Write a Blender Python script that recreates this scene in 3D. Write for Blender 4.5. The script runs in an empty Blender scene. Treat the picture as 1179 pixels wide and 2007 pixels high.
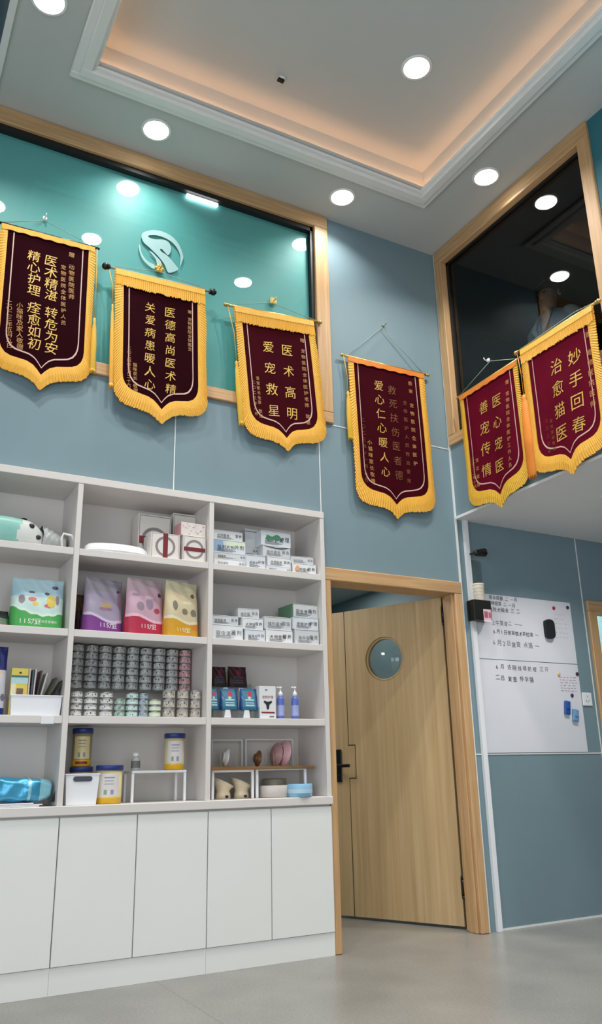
import bpy, bmesh, math, random
from mathutils import Vector, Matrix
random.seed(7)
DAYB, DAYL, DLE = 80, 95, 17
PI = math.pi
SC = bpy.context.scene
COL = SC.collection

# ------------------------------------------------------------------ camera
CAM = Vector((-3.47054, -4.10768, .92031))
FW = Vector((.45987, .83339, .30657)); RT = Vector((.87842, -.47748, -.01969)); UP = Vector((-.12997, -.27835, .95165))
FPX = 1581.57
cd = bpy.data.cameras.new('camera'); cam = bpy.data.objects.new('camera', cd); COL.objects.link(cam)
cd.sensor_fit = 'VERTICAL'; cd.sensor_height = 36; cd.sensor_width = 36; cd.lens = 36 * FPX / 2007
cd.clip_start = .02; cd.clip_end = 100
cam.matrix_world = Matrix(((RT.x, UP.x, -FW.x, CAM.x), (RT.y, UP.y, -FW.y, CAM.y), (RT.z, UP.z, -FW.z, CAM.z), (0, 0, 0, 1)))
SC.camera = cam

def ray(px, py):
    return FW + RT * ((px - 589.5) / FPX) + UP * ((1003.5 - py) / FPX)
def at(px, py, Y):          # measured point on a plane parallel to the shelf wall
    d = ray(px, py); return CAM + d * ((Y - CAM.y) / d.y)
def atx(px, py, X):         # measured point on a plane parallel to the right wall
    d = ray(px, py); return CAM + d * ((X - CAM.x) / d.x)

# ------------------------------------------------------------------ materials
def s2l(c):
    return tuple(((v / 255) / 12.92 if v / 255 <= .04045 else ((v / 255 + .055) / 1.055) ** 2.4) for v in c)
MATS = {}
def mat(name, rgb, rough=.5, metal=0, noise=.0, nscale=8, spec=.5, coat=0, sheen=0, bump=0, bscale=200, emit=0, stretch=None, rgb2=None, trans=0):
    if name in MATS: return MATS[name]
    m = bpy.data.materials.new(name); m.use_nodes = True
    nt = m.node_tree; N = nt.nodes; L = nt.links
    b = N['Principled BSDF']
    c = s2l(rgb)
    b.inputs['Base Color'].default_value = (*c, 1)
    b.inputs['Roughness'].default_value = rough
    b.inputs['Metallic'].default_value = metal
    b.inputs['Specular IOR Level'].default_value = spec
    b.inputs['Coat Weight'].default_value = coat
    b.inputs['Transmission Weight'].default_value = trans
    if sheen:
        b.inputs['Sheen Weight'].default_value = sheen
        b.inputs['Sheen Tint'].default_value = (*c, 1)
    if emit:
        b.inputs['Emission Color'].default_value = (*c, 1); b.inputs['Emission Strength'].default_value = emit
    if noise or bump or rgb2:
        tc = N.new('ShaderNodeTexCoord'); mp = N.new('ShaderNodeMapping')
        L.new(tc.outputs['Object'], mp.inputs['Vector'])
        if stretch: mp.inputs['Scale'].default_value = stretch
    if noise or rgb2:
        n = N.new('ShaderNodeTexNoise'); n.inputs['Scale'].default_value = nscale; n.inputs['Detail'].default_value = 5
        L.new(mp.outputs['Vector'], n.inputs['Vector'])
        cr = N.new('ShaderNodeValToRGB')
        c2 = s2l(rgb2) if rgb2 else tuple(min(1, v * (1 + noise)) for v in c)
        c1 = c if rgb2 else tuple(v * (1 - noise) for v in c)
        cr.color_ramp.elements[0].position = .3; cr.color_ramp.elements[1].position = .7
        cr.color_ramp.elements[0].color = (*c1, 1); cr.color_ramp.elements[1].color = (*c2, 1)
        L.new(n.outputs['Fac'], cr.inputs['Fac']); L.new(cr.outputs['Color'], b.inputs['Base Color'])
    if bump:
        n2 = N.new('ShaderNodeTexNoise'); n2.inputs['Scale'].default_value = bscale; n2.inputs['Detail'].default_value = 4
        L.new(mp.outputs['Vector'], n2.inputs['Vector'])
        bp = N.new('ShaderNodeBump'); bp.inputs['Strength'].default_value = bump; bp.inputs['Distance'].default_value = .004
        L.new(n2.outputs['Fac'], bp.inputs['Height']); L.new(bp.outputs['Normal'], b.inputs['Normal'])
    MATS[name] = m; return m
def glass_mat(name, tint, ior=1.5, boost=0.0, rough=0):
    if name in MATS: return MATS[name]
    m = bpy.data.materials.new(name); m.use_nodes = True
    nt = m.node_tree; N = nt.nodes; L = nt.links; N.clear()
    o = N.new('ShaderNodeOutputMaterial'); mx = N.new('ShaderNodeMixShader'); t = N.new('ShaderNodeBsdfTransparent'); g = N.new('ShaderNodeBsdfGlossy')
    fr = N.new('ShaderNodeFresnel'); fr.inputs['IOR'].default_value = ior
    t.inputs['Color'].default_value = (*tint, 1); g.inputs['Roughness'].default_value = rough
    ad = N.new('ShaderNodeMath'); ad.operation = 'ADD'; ad.inputs[1].default_value = boost
    ge = N.new('ShaderNodeNewGeometry'); sb = N.new('ShaderNodeMath'); sb.operation = 'SUBTRACT'; sb.inputs[0].default_value = 1
    ml = N.new('ShaderNodeMath'); ml.operation = 'MULTIPLY'      # inner faces of the pane reflect nothing again
    L.new(ge.outputs['Backfacing'], sb.inputs[1]); L.new(fr.outputs['Fac'], ad.inputs[0]); L.new(ad.outputs[0], ml.inputs[0]); L.new(sb.outputs[0], ml.inputs[1]); L.new(ml.outputs[0], mx.inputs['Fac']); L.new(t.outputs[0], mx.inputs[1]); L.new(g.outputs[0], mx.inputs[2]); L.new(mx.outputs[0], o.inputs['Surface'])
    MATS[name] = m; return m
def emis(name, col, strength):
    if name in MATS: return MATS[name]
    m = bpy.data.materials.new(name); m.use_nodes = True
    nt = m.node_tree; N = nt.nodes; N.clear()
    o = N.new('ShaderNodeOutputMaterial'); e = N.new('ShaderNodeEmission'); e.inputs[0].default_value = (*col, 1); e.inputs[1].default_value = strength
    nt.links.new(e.outputs[0], o.inputs['Surface']); MATS[name] = m; return m

M_WALL = mat('wall_paint_blue_grey', (122, 146, 155), .55, noise=.03, nscale=2.5)
M_TEALW = mat('wall_paint_deep_teal', (42, 112, 126), .5, noise=.03)
M_CEIL = mat('ceiling_paint', (196, 199, 197), .8, noise=.015, nscale=2)
M_WHITE = mat('white_plaster', (225, 226, 226), .5, noise=.01)
M_TRIM = mat('white_trim', (235, 236, 234), .4, noise=.01)
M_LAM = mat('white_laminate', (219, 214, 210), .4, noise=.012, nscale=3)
M_LAMD = mat('white_laminate_door', (234, 235, 232), .3, noise=.012, nscale=3)
M_WOOD = mat('pale_oak_casing', (208, 170, 124), .42, rgb2=(186, 146, 102), nscale=3, stretch=(22, 22, 1.1))
M_WOODH = mat('pale_oak_head', (208, 170, 124), .42, rgb2=(186, 146, 102), nscale=3, stretch=(1.1, 22, 22))
M_WOODY = mat('pale_oak_head_side', (208, 170, 124), .42, rgb2=(186, 146, 102), nscale=3, stretch=(22, 1.1, 22))
M_LEAF = mat('door_veneer', (208, 180, 136), .4, rgb2=(186, 156, 112), nscale=2.2, stretch=(16, 16, .55))
M_BLACK = mat('black_metal', (14, 13, 13), .35, noise=.1)
M_DARK = mat('dark_recess', (20, 20, 20), .5, noise=.1)
M_FILM = mat('teal_window_film', (100, 180, 180), .45, noise=.02, nscale=1.5)
M_GLASS = glass_mat('clear_glass', (.93, .97, .96), 1.5, .03)
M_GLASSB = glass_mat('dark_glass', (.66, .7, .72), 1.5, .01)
M_DECAL = mat('pale_decal', (158, 198, 198), .6, noise=.01)
M_ACRYL = glass_mat('clear_acrylic', (.86, .9, .9), 1.45, .05, .05)
M_PLASTIC = mat('white_plastic', (236, 238, 242), .35, noise=.01)
M_PAPER = mat('white_paper', (232, 233, 236), .6, noise=.02)
M_BOARD = mat('whiteboard_film', (226, 228, 236), .22, noise=.01)
M_INK = mat('black_ink', (38, 40, 44), .6, noise=.05)
M_INKF = mat('faded_ink', (105, 108, 116), .6, noise=.05)
M_GOLD = mat('gold_lettering', (212, 172, 84), .45, noise=.15, nscale=40, metal=.15)
M_GOLDD = mat('dull_gold_lettering', (120, 72, 40), .5, noise=.15, nscale=40)
M_GOLDM = mat('small_gold_lettering', (190, 140, 78), .5, noise=.15, nscale=40)
M_FRINGE = mat('gold_fringe', (226, 160, 40), .6, rgb2=(238, 186, 74), nscale=6, stretch=(60, 60, 3), bump=.25, bscale=60)
M_FRINGEY = mat('yellow_fringe', (214, 164, 34), .6, rgb2=(226, 182, 60), nscale=6, stretch=(60, 60, 3), bump=.25, bscale=60)
M_ORANGE = mat('orange_silk', (232, 140, 46), .5, rgb2=(214, 120, 36), nscale=8)
M_BRASS = mat('brass', (196, 166, 92), .35, metal=.7, noise=.1)
M_CORD = mat('grey_green_cord', (150, 165, 150), .7, noise=.1, nscale=60)
M_PINKL = mat('pale_pink_line', (208, 170, 160), .5, noise=.05)
M_VELV = mat('maroon_velvet_dark', (36, 3, 11), .85, noise=.15, nscale=5, spec=.04)
M_VELV2 = mat('maroon_velvet', (58, 6, 17), .85, noise=.15, nscale=5, spec=.04)
M_VELV3 = mat('maroon_velvet_bright', (94, 11, 33), .85, noise=.15, nscale=5, spec=.04)

def floor_mat():
    m = bpy.data.materials.new('polished_concrete'); m.use_nodes = True
    nt = m.node_tree; N = nt.nodes; L = nt.links; b = N['Principled BSDF']
    tc = N.new('ShaderNodeTexCoord')
    n1 = N.new('ShaderNodeTexNoise'); n1.inputs['Scale'].default_value = 2.2; n1.inputs['Detail'].default_value = 6
    n2 = N.new('ShaderNodeTexNoise'); n2.inputs['Scale'].default_value = 95; n2.inputs['Detail'].default_value = 3
    vo = N.new('ShaderNodeTexVoronoi'); vo.inputs['Scale'].default_value = 130
    for n in (n1, n2, vo): L.new(tc.outputs['Object'], n.inputs['Vector'])
    r1 = N.new('ShaderNodeValToRGB'); r1.color_ramp.elements[0].color = (*s2l((128, 127, 123)), 1); r1.color_ramp.elements[1].color = (*s2l((148, 147, 142)), 1)
    r1.color_ramp.elements[0].position = .3; r1.color_ramp.elements[1].position = .7
    r2 = N.new('ShaderNodeValToRGB'); r2.color_ramp.elements[0].color = (.78, .78, .78, 1); r2.color_ramp.elements[1].color = (1.12, 1.12, 1.12, 1)
    r2.color_ramp.elements[0].position = .35; r2.color_ramp.elements[1].position = .65
    L.new(n1.outputs['Fac'], r1.inputs['Fac']); L.new(n2.outputs['Fac'], r2.inputs['Fac'])
    mu = N.new('ShaderNodeMix'); mu.data_type = 'RGBA'; mu.blend_type = 'MULTIPLY'; mu.inputs[0].default_value = .8
    L.new(r1.outputs['Color'], mu.inputs[6]); L.new(r2.outputs['Color'], mu.inputs[7])
    # joint in the concrete along x = -2.045 and every 2.4 m
    sx = N.new('ShaderNodeSeparateXYZ'); L.new(tc.outputs['Object'], sx.inputs[0])
    a = N.new('ShaderNodeMath'); a.operation = 'ADD'; a.inputs[1].default_value = 2.045 + 24; L.new(sx.outputs[0], a.inputs[0])
    md = N.new('ShaderNodeMath'); md.operation = 'PINGPONG'; md.inputs[1].default_value = 1.2; L.new(a.outputs[0], md.inputs[0])
    lt = N.new('ShaderNodeMath'); lt.operation = 'LESS_THAN'; lt.inputs[1].default_value = .0028; L.new(md.outputs[0], lt.inputs[0])
    m2 = N.new('ShaderNodeMix'); m2.data_type = 'RGBA'; m2.inputs[7].default_value = (*s2l((120, 117, 112)), 1)
    L.new(lt.outputs[0], m2.inputs[0]); L.new(mu.outputs[2], m2.inputs[6]); L.new(m2.outputs[2], b.inputs['Base Color'])
    b.inputs['Roughness'].default_value = .32; b.inputs['Specular IOR Level'].default_value = .45
    bp = N.new('ShaderNodeBump'); bp.inputs['Strength'].default_value = .08; bp.inputs['Distance'].default_value = .002
    L.new(n1.outputs['Fac'], bp.inputs['Height']); L.new(bp.outputs['Normal'], b.inputs['Normal'])
    return m
M_FLOOR = floor_mat()

# ------------------------------------------------------------------ mesh building
class MB:
    def __init__(s): s.v = []; s.f = []; s.m = []; s.sm = []
    def add(s, vs, fs, mi=0, smooth=False, mis=None):
        o = len(s.v); s.v += [tuple(v) for v in vs]
        for k, f in enumerate(fs):
            s.f.append([i + o for i in f]); s.m.append(mis[k] if mis else mi); s.sm.append(smooth)
        return s
    def box(s, x0, x1, y0, y1, z0, z1, bev=0, mi=0, M=None, seg=1):
        bm = bmesh.new(); bmesh.ops.create_cube(bm, size=1)
        for v in bm.verts: v.co = Vector((x0 + (v.co.x + .5) * (x1 - x0), y0 + (v.co.y + .5) * (y1 - y0), z0 + (v.co.z + .5) * (z1 - z0)))
        if bev:
            bev = min(bev, .45 * min(abs(x1 - x0), abs(y1 - y0), abs(z1 - z0)))
            bmesh.ops.bevel(bm, geom=bm.edges[:], offset=bev, segments=seg, affect='EDGES', profile=.5)
        return s.bm(bm, mi, M, seg > 1)
    def bm(s, bm, mi=0, M=None, smooth=False):
        bm.verts.index_update()
        vs = [(M @ v.co if M else v.co.copy()) for v in bm.verts]
        s.add(vs, [[v.index for v in f.verts] for f in bm.faces], mi, smooth); bm.free(); return s
    def lathe(s, prof, n=24, c=(0, 0, 0), mi=0, mis=None, M=None, sx=1, sy=1, smooth=True, cap=True):
        vs = []; fs = []; ms = []
        for (r, z) in prof:
            for k in range(n):
                a = 2 * PI * k / n; vs.append(Vector((r * math.cos(a) * sx, r * math.sin(a) * sy, z)))
        for i in range(len(prof) - 1):
            for k in range(n):
                fs.append([i * n + k, i * n + (k + 1) % n, (i + 1) * n + (k + 1) % n, (i + 1) * n + k]); ms.append(mis[i] if mis else mi)
        if cap:
            fs.append(list(range(n))[::-1]); ms.append(mis[0] if mis else mi)
            fs.append([(len(prof) - 1) * n + k for k in range(n)]); ms.append(mis[-1] if mis else mi)
        vs = [(M @ v if M else v) + Vector(c) for v in vs]
        return s.add(vs, fs, smooth=smooth, mis=ms)
    def tube(s, pts, r, n=8, mi=0):
        pts = [Vector(p) for p in pts]; vs = []; fs = []
        for i, p in enumerate(pts):
            d = (pts[min(i + 1, len(pts) - 1)] - pts[max(i - 1, 0)]).normalized()
            a = d.orthogonal().normalized() if i == 0 else (a - d * a.dot(d)).normalized()
            b = d.cross(a); rr = r[i] if isinstance(r, (list, tuple)) else r
            for k in range(n):
                t = 2 * PI * k / n; vs.append(p + a * (rr * math.cos(t)) + b * (rr * math.sin(t)))
        for i in range(len(pts) - 1):
            for k in range(n): fs.append([i * n + k, i * n + (k + 1) % n, (i + 1) * n + (k + 1) % n, (i + 1) * n + k])
        fs.append(list(range(n))[::-1]); fs.append([(len(pts) - 1) * n + k for k in range(n)])
        return s.add(vs, fs, mi, True)
    def sphere(s, c, r, mi=0, sc=(1, 1, 1), n=16):
        bm = bmesh.new(); bmesh.ops.create_uvsphere(bm, u_segments=n, v_segments=n // 2 + 2, radius=r)
        return s.bm(bm, mi, Matrix.Translation(Vector(c)) @ Matrix.Diagonal((*sc, 1)), True)
    def prism(s, poly, y0, y1, mi=0):     # polygon in x,z extruded along y
        n = len(poly)
        vs = [(p[0], y0, p[1]) for p in poly] + [(p[0], y1, p[1]) for p in poly]
        fs = [list(range(n)), [n + k for k in range(n)][::-1]] + [[k, n + k, n + (k + 1) % n, (k + 1) % n] for k in range(n)]
        return s.add(vs, fs, mi)
    def build(s, name, mats, parent=None, loc=None):
        me = bpy.data.meshes.new(name); me.from_pydata(s.v, [], s.f)
        for m in (mats if isinstance(mats, (list, tuple)) else [mats]): me.materials.append(m)
        me.polygons.foreach_set('material_index', s.m); me.polygons.foreach_set('use_smooth', s.sm)
        bm = bmesh.new(); bm.from_mesh(me); bmesh.ops.recalc_face_normals(bm, faces=bm.faces[:]) if not getattr(s, 'keep', False) else None
        bm.to_mesh(me); bm.free(); me.update()
        o = bpy.data.objects.new(name, me); COL.objects.link(o)
        if loc is not None: o.location = loc
        if parent is not None: o.parent = parent
        return o
def tag(o, label=None, cat=None, group=None, kind=None):
    if label: o['label'] = label
    if cat: o['category'] = cat
    if group: o['group'] = group
    if kind: o['kind'] = kind
    return o
def empty(name, loc=(0, 0, 0), rz=0, label=None, cat=None, group=None, kind=None):
    o = bpy.data.objects.new(name, None); COL.objects.link(o); o.location = loc; o.rotation_euler = (0, 0, rz); o.empty_display_size = .05
    return tag(o, label, cat, group, kind)
def struct(name, mb, m, label, cat, parent=None):
    o = mb.build(name, m, parent)
    if parent is None: tag(o, label, cat, None, 'structure')
    return o
def copy_tree(o, parent=None):
    c = o.copy(); COL.objects.link(c)
    if parent: c.parent = parent
    for ch in list(o.children): copy_tree(ch, c)
    return c

# ------------------------------------------------------------------ lettering
GL = {}
def glyph(ch):
    if ch in GL: return GL[ch]
    cu = bpy.data.curves.new('g', 'FONT'); cu.body = ch; cu.size = 1; cu.resolution_u = 2
    o = bpy.data.objects.new('g', cu); COL.objects.link(o)
    dg = bpy.context.evaluated_depsgraph_get(); me = bpy.data.meshes.new_from_object(o.evaluated_get(dg))
    vs = [v.co.copy() for v in me.vertices]; fs = [list(p.vertices) for p in me.polygons]
    bpy.data.objects.remove(o); bpy.data.curves.remove(cu); bpy.data.meshes.remove(me)
    if vs:
        x0 = min(v.x for v in vs); x1 = max(v.x for v in vs); z0 = min(v.y for v in vs); z1 = max(v.y for v in vs)
    else: x0 = x1 = z0 = z1 = 0
    c = Vector(((x0 + x1) / 2, (z0 + z1) / 2, 0)); GL[ch] = ([v - c for v in vs], fs, x1 - x0, z1 - z0, c.y); return GL[ch]
def put(mb, ch, x, z, size, y, rot=0, yf=None, shear=0, sx=1, mi=0):
    vs, fs, w, h, _ = glyph(ch); out = []
    cr, sr = math.cos(rot), math.sin(rot)
    for v in vs:
        a, b = v.x * size * sx + v.y * size * shear, v.y * size
        X, Z = x + a * cr - b * sr, z + a * sr + b * cr
        out.append((X, (yf(X, Z) if yf else y), Z))
    mb.add(out, fs, mi)
def column(mb, txt, p0, p1, size, y, yf=None, gap=.5, shear=0, jit=0, mi=0):
    n = 0; pos = []
    for ch in txt:
        if ch == ' ': n += gap; continue
        pos.append((ch, n)); n += 1
    mx = max(1e-6, pos[-1][1])
    for ch, k in pos:
        t = k / mx
        put(mb, ch, p0[0] + (p1[0] - p0[0]) * t, p0[1] + (p1[1] - p0[1]) * t, size * (1 + random.uniform(-jit, jit)), y, random.uniform(-jit, jit), yf, shear, 1, mi)
def line(mb, txt, x, z, size, y, adv=None, yf=None, jit=0, slope=0, mi=0):
    cx = x
    for ch in txt:
        if ch == ' ': cx += size * .5; continue
        vs, fs, w, h, cy = glyph(ch); a = adv * size if adv else (w + .12) * size
        put(mb, ch, cx + a / 2, z + slope * (cx - x) + (cy * size if not adv else 0) + random.uniform(-jit, jit) * size, size * (1 + random.uniform(-jit, jit)), y, random.uniform(-jit, jit), yf, 0, 1, mi); cx += a
    return cx

# ------------------------------------------------------------------ room shell
H = 4.65; H2 = 4.87; ZS = 2.54
XR = 3.0; XL = -5.2; YB = -6.8; HL = 5.5
def wallbox(*bs):
    mb = MB()
    for b in bs: mb.box(*b)
    return mb
struct('floor', wallbox((XL - .2, XR + .2, YB - 3, 3.4, -.1, 0)), M_FLOOR, 'grey polished concrete floor with fine speckle', 'floor')
struct('wall_back', wallbox(
    (XL, -3.9, 0, .12, 3.06, HL), (-3.9, -.955, 0, .12, H, HL), (-.955, 0, 0, .12, 2.1, HL), (XL, -.955, 0, .12, 2.445, 3.06),
    (XL, -3.235, 0, .12, 0, 2.445), (-1.0615, -.955, 0, .12, 2.1, 2.445), (-.012, 0, 0, .12, 0, 2.1),
    (0, 1.15, 0, .12, 0, ZS), (1.15, 2.1, 0, .12, 2.075, ZS), (2.1, XR, 0, .12, 0, ZS)), M_WALL,
    'blue grey painted wall behind the banners, shelves and door', 'wall')
struct('wall_right', wallbox(
    (0, .12, -1.51, -.0005, 4.62, 5), (0, .12, -1.51, -.0005, ZS + .02, 3.07)), M_WALL, 'blue grey hanging wall under the dark upper window', 'wall')
struct('wall_right_far', wallbox((0, .12, YB, -1.5105, ZS + .02, 5)), M_TEALW, 'deep teal upper wall beyond the dark window', 'wall')
struct('wall_side', wallbox((XR, XR + .12, YB, 0, 0, ZS)), M_WALL, 'blue grey side wall under the upper floor', 'wall')
struct('wall_left', wallbox((XL - .12, XL, YB, -6.3, 0, HL), (XL - .12, XL, -1.5, .12, 0, HL), (XL - .12, XL, -6.3, -1.5, 0, .15), (XL - .12, XL, -6.3, -1.5, 2.9, HL)), M_WALL, 'blue grey wall on the left', 'wall')
struct('wall_front', wallbox((XL, -4.7, YB - .12, YB, 0, HL), (-4.7, -2.2, YB - .12, YB, 2.9, HL), (-2.2, XR, YB - .12, YB, 0, HL), (-4.7, -2.2, YB - .12, YB, 0, .15)), M_WALL, 'blue grey wall with the added window behind the viewer', 'wall')
# upper floor slab whose underside is seen on the right
struct('ceiling_soffit', wallbox((.001, XR, YB, -.0005, ZS, ZS + .019)), mat('soffit_paint', (238, 238, 238), .7, noise=.01), 'pale grey soffit under the upper floor', 'ceiling')
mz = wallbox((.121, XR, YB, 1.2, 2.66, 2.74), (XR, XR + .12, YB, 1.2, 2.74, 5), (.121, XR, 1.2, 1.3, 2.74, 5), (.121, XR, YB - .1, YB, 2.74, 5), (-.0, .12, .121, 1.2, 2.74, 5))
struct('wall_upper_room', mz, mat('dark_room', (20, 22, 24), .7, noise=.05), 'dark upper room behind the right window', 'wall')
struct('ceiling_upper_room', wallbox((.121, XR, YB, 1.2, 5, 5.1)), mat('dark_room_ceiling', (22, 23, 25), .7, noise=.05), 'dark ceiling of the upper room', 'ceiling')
# main ceiling: lowered ring round a raised tray
TX0, TX1, TY0, TY1 = -2.75, -.52, -4.28, -.565      # tray opening at the lip
FX0, FX1, FY0, FY1 = -2.80, -.455, -4.35, -.49     # vertical faces of the tray
CX0 = -3.2
struct('ceiling', wallbox((CX0, TX0, YB, 0, H, H + .02), (TX1, 0, YB, 0, H, H + .02), (TX0, TX1, TY1, 0, H, H + .02), (TX0, TX1, YB, TY0, H, H + .02),
    (CX0, FX0, YB, 0, H + .02, H2), (FX1, 0, YB, 0, H + .02, H2), (FX0, FX1, FY1, 0, H + .02, H2), (FX0, FX1, YB, FY0, H + .02, H2),
    (CX0, 0, YB, 0, H2, H2 + .05)), M_CEIL, 'pale grey ceiling with a raised tray', 'ceiling')
struct('ceiling_left', wallbox((XL, CX0, YB, .12, HL, HL + .05)), M_CEIL, 'higher ceiling on the left', 'ceiling')
struct('trim_fascia', wallbox((CX0 - .02, CX0 - .001, YB, -.001, H + .001, HL - .001)), M_WALL, 'blue grey upright edge of the lowered ceiling', 'trim')
struct('trim_ceiling_edge', wallbox((CX0 - .024, CX0 + .012, YB, -.022, H - .022, H)), M_TRIM, 'white strip along the left edge of the lowered ceiling', 'trim')
mo = MB()
for (a, b, zz) in ((0, .05, .028), (.045, .105, .044), (.10, .128, .02)):   # stepped white moulding
    x0, x1, y0, y1 = TX0 - .105 + a, TX1 + .105 - a, TY0 - .13 + a, TY1 + .135 - a
    w = b - a
    for q in ((x0, x1, y1 - w, y1), (x0, x1, y0, y0 + w), (x0, x0 + w, y0 + w, y1 - w), (x1 - w, x1, y0 + w, y1 - w)):
        mo.box(*q, H - zz, H - .0005, .006)
struct('trim_tray_moulding', mo, M_TRIM, 'white stepped moulding round the ceiling tray', 'trim')
# warm LED strip lying behind the lip
led = empty('led_strip', (0, 0, H + .0202), 0, 'warm orange light strip hidden behind the lip of the ceiling tray', 'light')
M_LED = emis('warm_led', (1, .5, .24), 34); zl = .0205 - .0202
def led_run(A, B, n_):      # thin wedge; only its slope, turned up towards the tray wall, glows
    A = Vector(A); B = Vector(B); n_ = Vector((*n_, 0)); up = Vector((0, 0, 1)); vs = []
    for p in (A, B): vs += [p + n_ * .0165 + up * zl, p + n_ * .011 + up * (zl + .0092), p + n_ * .011 + up * zl]
    g = MB(); g.add(vs, [[0, 1, 4, 3], [1, 2, 5, 4], [2, 0, 3, 5], [0, 2, 1], [3, 4, 5]], mis=[1, 0, 0, 0, 0]); g.build('led_run', [M_TRIM, M_LED], led)
led_run((FX0 + .03, TY1, 0), (FX1 - .01, TY1, 0), (0, 1)); led_run((TX1, FY0 + .03, 0), (TX1, FY1 - .01, 0), (1, 0)); led_run((TX0, FY0 + .03, 0), (TX0, FY1 - .01, 0), (-1, 0)); led_run((FX0 + .03, TY0, 0), (FX1 - .01, TY0, 0), (0, -1))
# joints and corner trims
jt = MB()
struct('trim_corner', wallbox((-.0115, -.0005, -.012, -.0005, .001, H - .002)), M_TRIM, 'thin white trim in the corner between the two walls', 'trim')
struct('trim_joint_left', wallbox((-2.027, -2.021, -.003, -.0003, 2.445, 3.05)), M_TRIM, 'thin white upright panel joint above the shelves', 'trim')
struct('trim_joint_middle', wallbox((-1.066, -1.06, -.003, -.0003, 2.445, 3.05)), M_TRIM, 'thin white upright panel joint above the shelf end', 'trim')
struct('trim_joint_level', wallbox((-.95, -.012, -.003, -.0003, 3.052, 3.058)), M_TRIM, 'thin white level panel joint behind the fourth banner', 'trim')
struct('trim_joint_right', wallbox((1.118, 1.126, -.003, -.0003, .001, ZS - .001)), M_TRIM, 'thin white upright panel joint beside the glazed door', 'trim')
struct('trim_joint_low', wallbox((0, 1.116, -.004, -.0003, 1.0, 1.007)), M_TRIM, 'thin white level joint under the whiteboard', 'trim')
struct('baseboard_right', wallbox((.09, 1.116, -.004, -.0003, .0005, .012)), M_TRIM, 'thin white line at the foot of the right wall', 'baseboard')
struct('trim_soffit_edge', wallbox((-.016, 0, YB, -.013, ZS - .004, ZS + .014)), M_TRIM, 'white edge strip along the bottom of the hanging wall', 'trim')
tag(wallbox((.052, .086, -.022, -.0003, .001, ZS - .001)).build('cable_trunking', M_PLASTIC), 'white upright cable trunking left of the whiteboard', 'trunking')

# ------------------------------------------------------------------ upper window on the shelf wall
w1 = empty('window_1', (-2.4, 0, 3.06), 0, 'large teal upper window with an oak frame', 'window', None, 'structure')
def loc(mb, root):   # world-built mesh into a root's local space
    mb.v = [tuple(Vector(v) - root.location) for v in mb.v]; return mb
wx0, wx1, wz0, wz1 = -3.9, -.957, 3.062, H - .001
f = MB(); f.box(wx0, wx1, -.02, .06, wz1 - .105, wz1, .004); f.box(wx0, wx1, -.02, .06, wz0, wz0 + .075, .004)
loc(f, w1).build('window_head_and_sill', M_WOODH, w1)
f = MB(); f.box(wx1 - .105, wx1, -.021, .06, wz0 + .074, wz1 - .104, .004); f.box(wx0, wx0 + .105, -.021, .06, wz0 + .074, wz1 - .104, .004)
loc(f, w1).build('window_stile', M_WOOD, w1)
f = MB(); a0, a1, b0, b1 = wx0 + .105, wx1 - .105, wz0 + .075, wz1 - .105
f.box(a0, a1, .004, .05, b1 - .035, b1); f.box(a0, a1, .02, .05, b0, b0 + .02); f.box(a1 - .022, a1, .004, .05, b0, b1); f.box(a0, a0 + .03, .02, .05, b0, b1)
loc(f, w1).build('dark_reveal', M_DARK, w1)  # shade of the frame's inner reveal, put in as black strips
f = MB(); f.box(a0, a1, .036, .042, b0, b1); loc(f, w1).build('glass_pane', M_GLASS, w1)
f = MB(); f.box(a0 - .01, a1 + .01, .046, .055, b0 - .01, b1 + .01); loc(f, w1).build('window_film', M_FILM, w1)
struct('wall_upper_back', wallbox((wx0 - .1, wx1, .0605, .12, wz0, wz1)), M_DARK, 'dark backing behind the teal window film', 'wall')
tb = MB(); tb.box(-1.985, -1.765, .022, .034, 4.478, 4.502, .004)
tag(tb.build('tube_light', emis('white_tube', (1, .98, 1), 9)), 'short white tube light under the head of the teal window', 'light')

# emblem on the glass
em = empty('emblem_sticker', (-2.15, .034, 3.86), 0, 'round pale swoosh emblem stuck on the teal window', 'sticker')
def ez(zx, zy):
    p = at(240 + zx / 8.421, 430 + zy / 8.421, .034); return (p.x, p.z)
def smooth_poly(pts, n=6):
    out = []; m = len(pts)
    for i in range(m):
        p0, p1, p2, p3 = [Vector(pts[(i + k) % m]) for k in (-1, 0, 1, 2)]
        for j in range(n):
            t = j / n
            out.append(tuple(.5 * ((2 * p1) + (p2 - p0) * t + (2 * p0 - 5 * p1 + 4 * p2 - p3) * t * t + (3 * p1 - p0 - 3 * p2 + p3) * t ** 3)))
    return out
def flat_poly(polys, y, th=.0008):
    mb = MB()
    for pl in polys:
        bm = bmesh.new(); vs = [bm.verts.new((p[0], y, p[1])) for p in pl]; es = [bm.edges.new((vs[i], vs[(i + 1) % len(vs)])) for i in range(len(vs))]
        bmesh.ops.triangle_fill(bm, edges=es, use_beauty=True); mb.bm(bm)
    return mb
p1 = [(315, 300), (330, 225), (430, 185), (560, 175), (720, 225), (850, 310), (950, 450), (1000, 600), (985, 690), (945, 775), (955, 640), (920, 510), (830, 390), (700, 305), (560, 262), (440, 262), (430, 290), (520, 325), (660, 330), (760, 375), (800, 470), (790, 540), (750, 590), (700, 545), (650, 490), (620, 490), (640, 530), (730, 590), (810, 670), (880, 760), (920, 815), (880, 850), (790, 880), (740, 860), (690, 740), (590, 610), (450, 470), (350, 380)]
p2 = [(270, 420), (290, 430), (310, 540), (370, 640), (450, 710), (520, 745), (540, 800), (500, 810), (420, 750), (330, 650), (280, 530)]
p3 = [(440, 520), (490, 540), (570, 620), (630, 690), (640, 740), (570, 735), (550, 660), (500, 590)]
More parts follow.
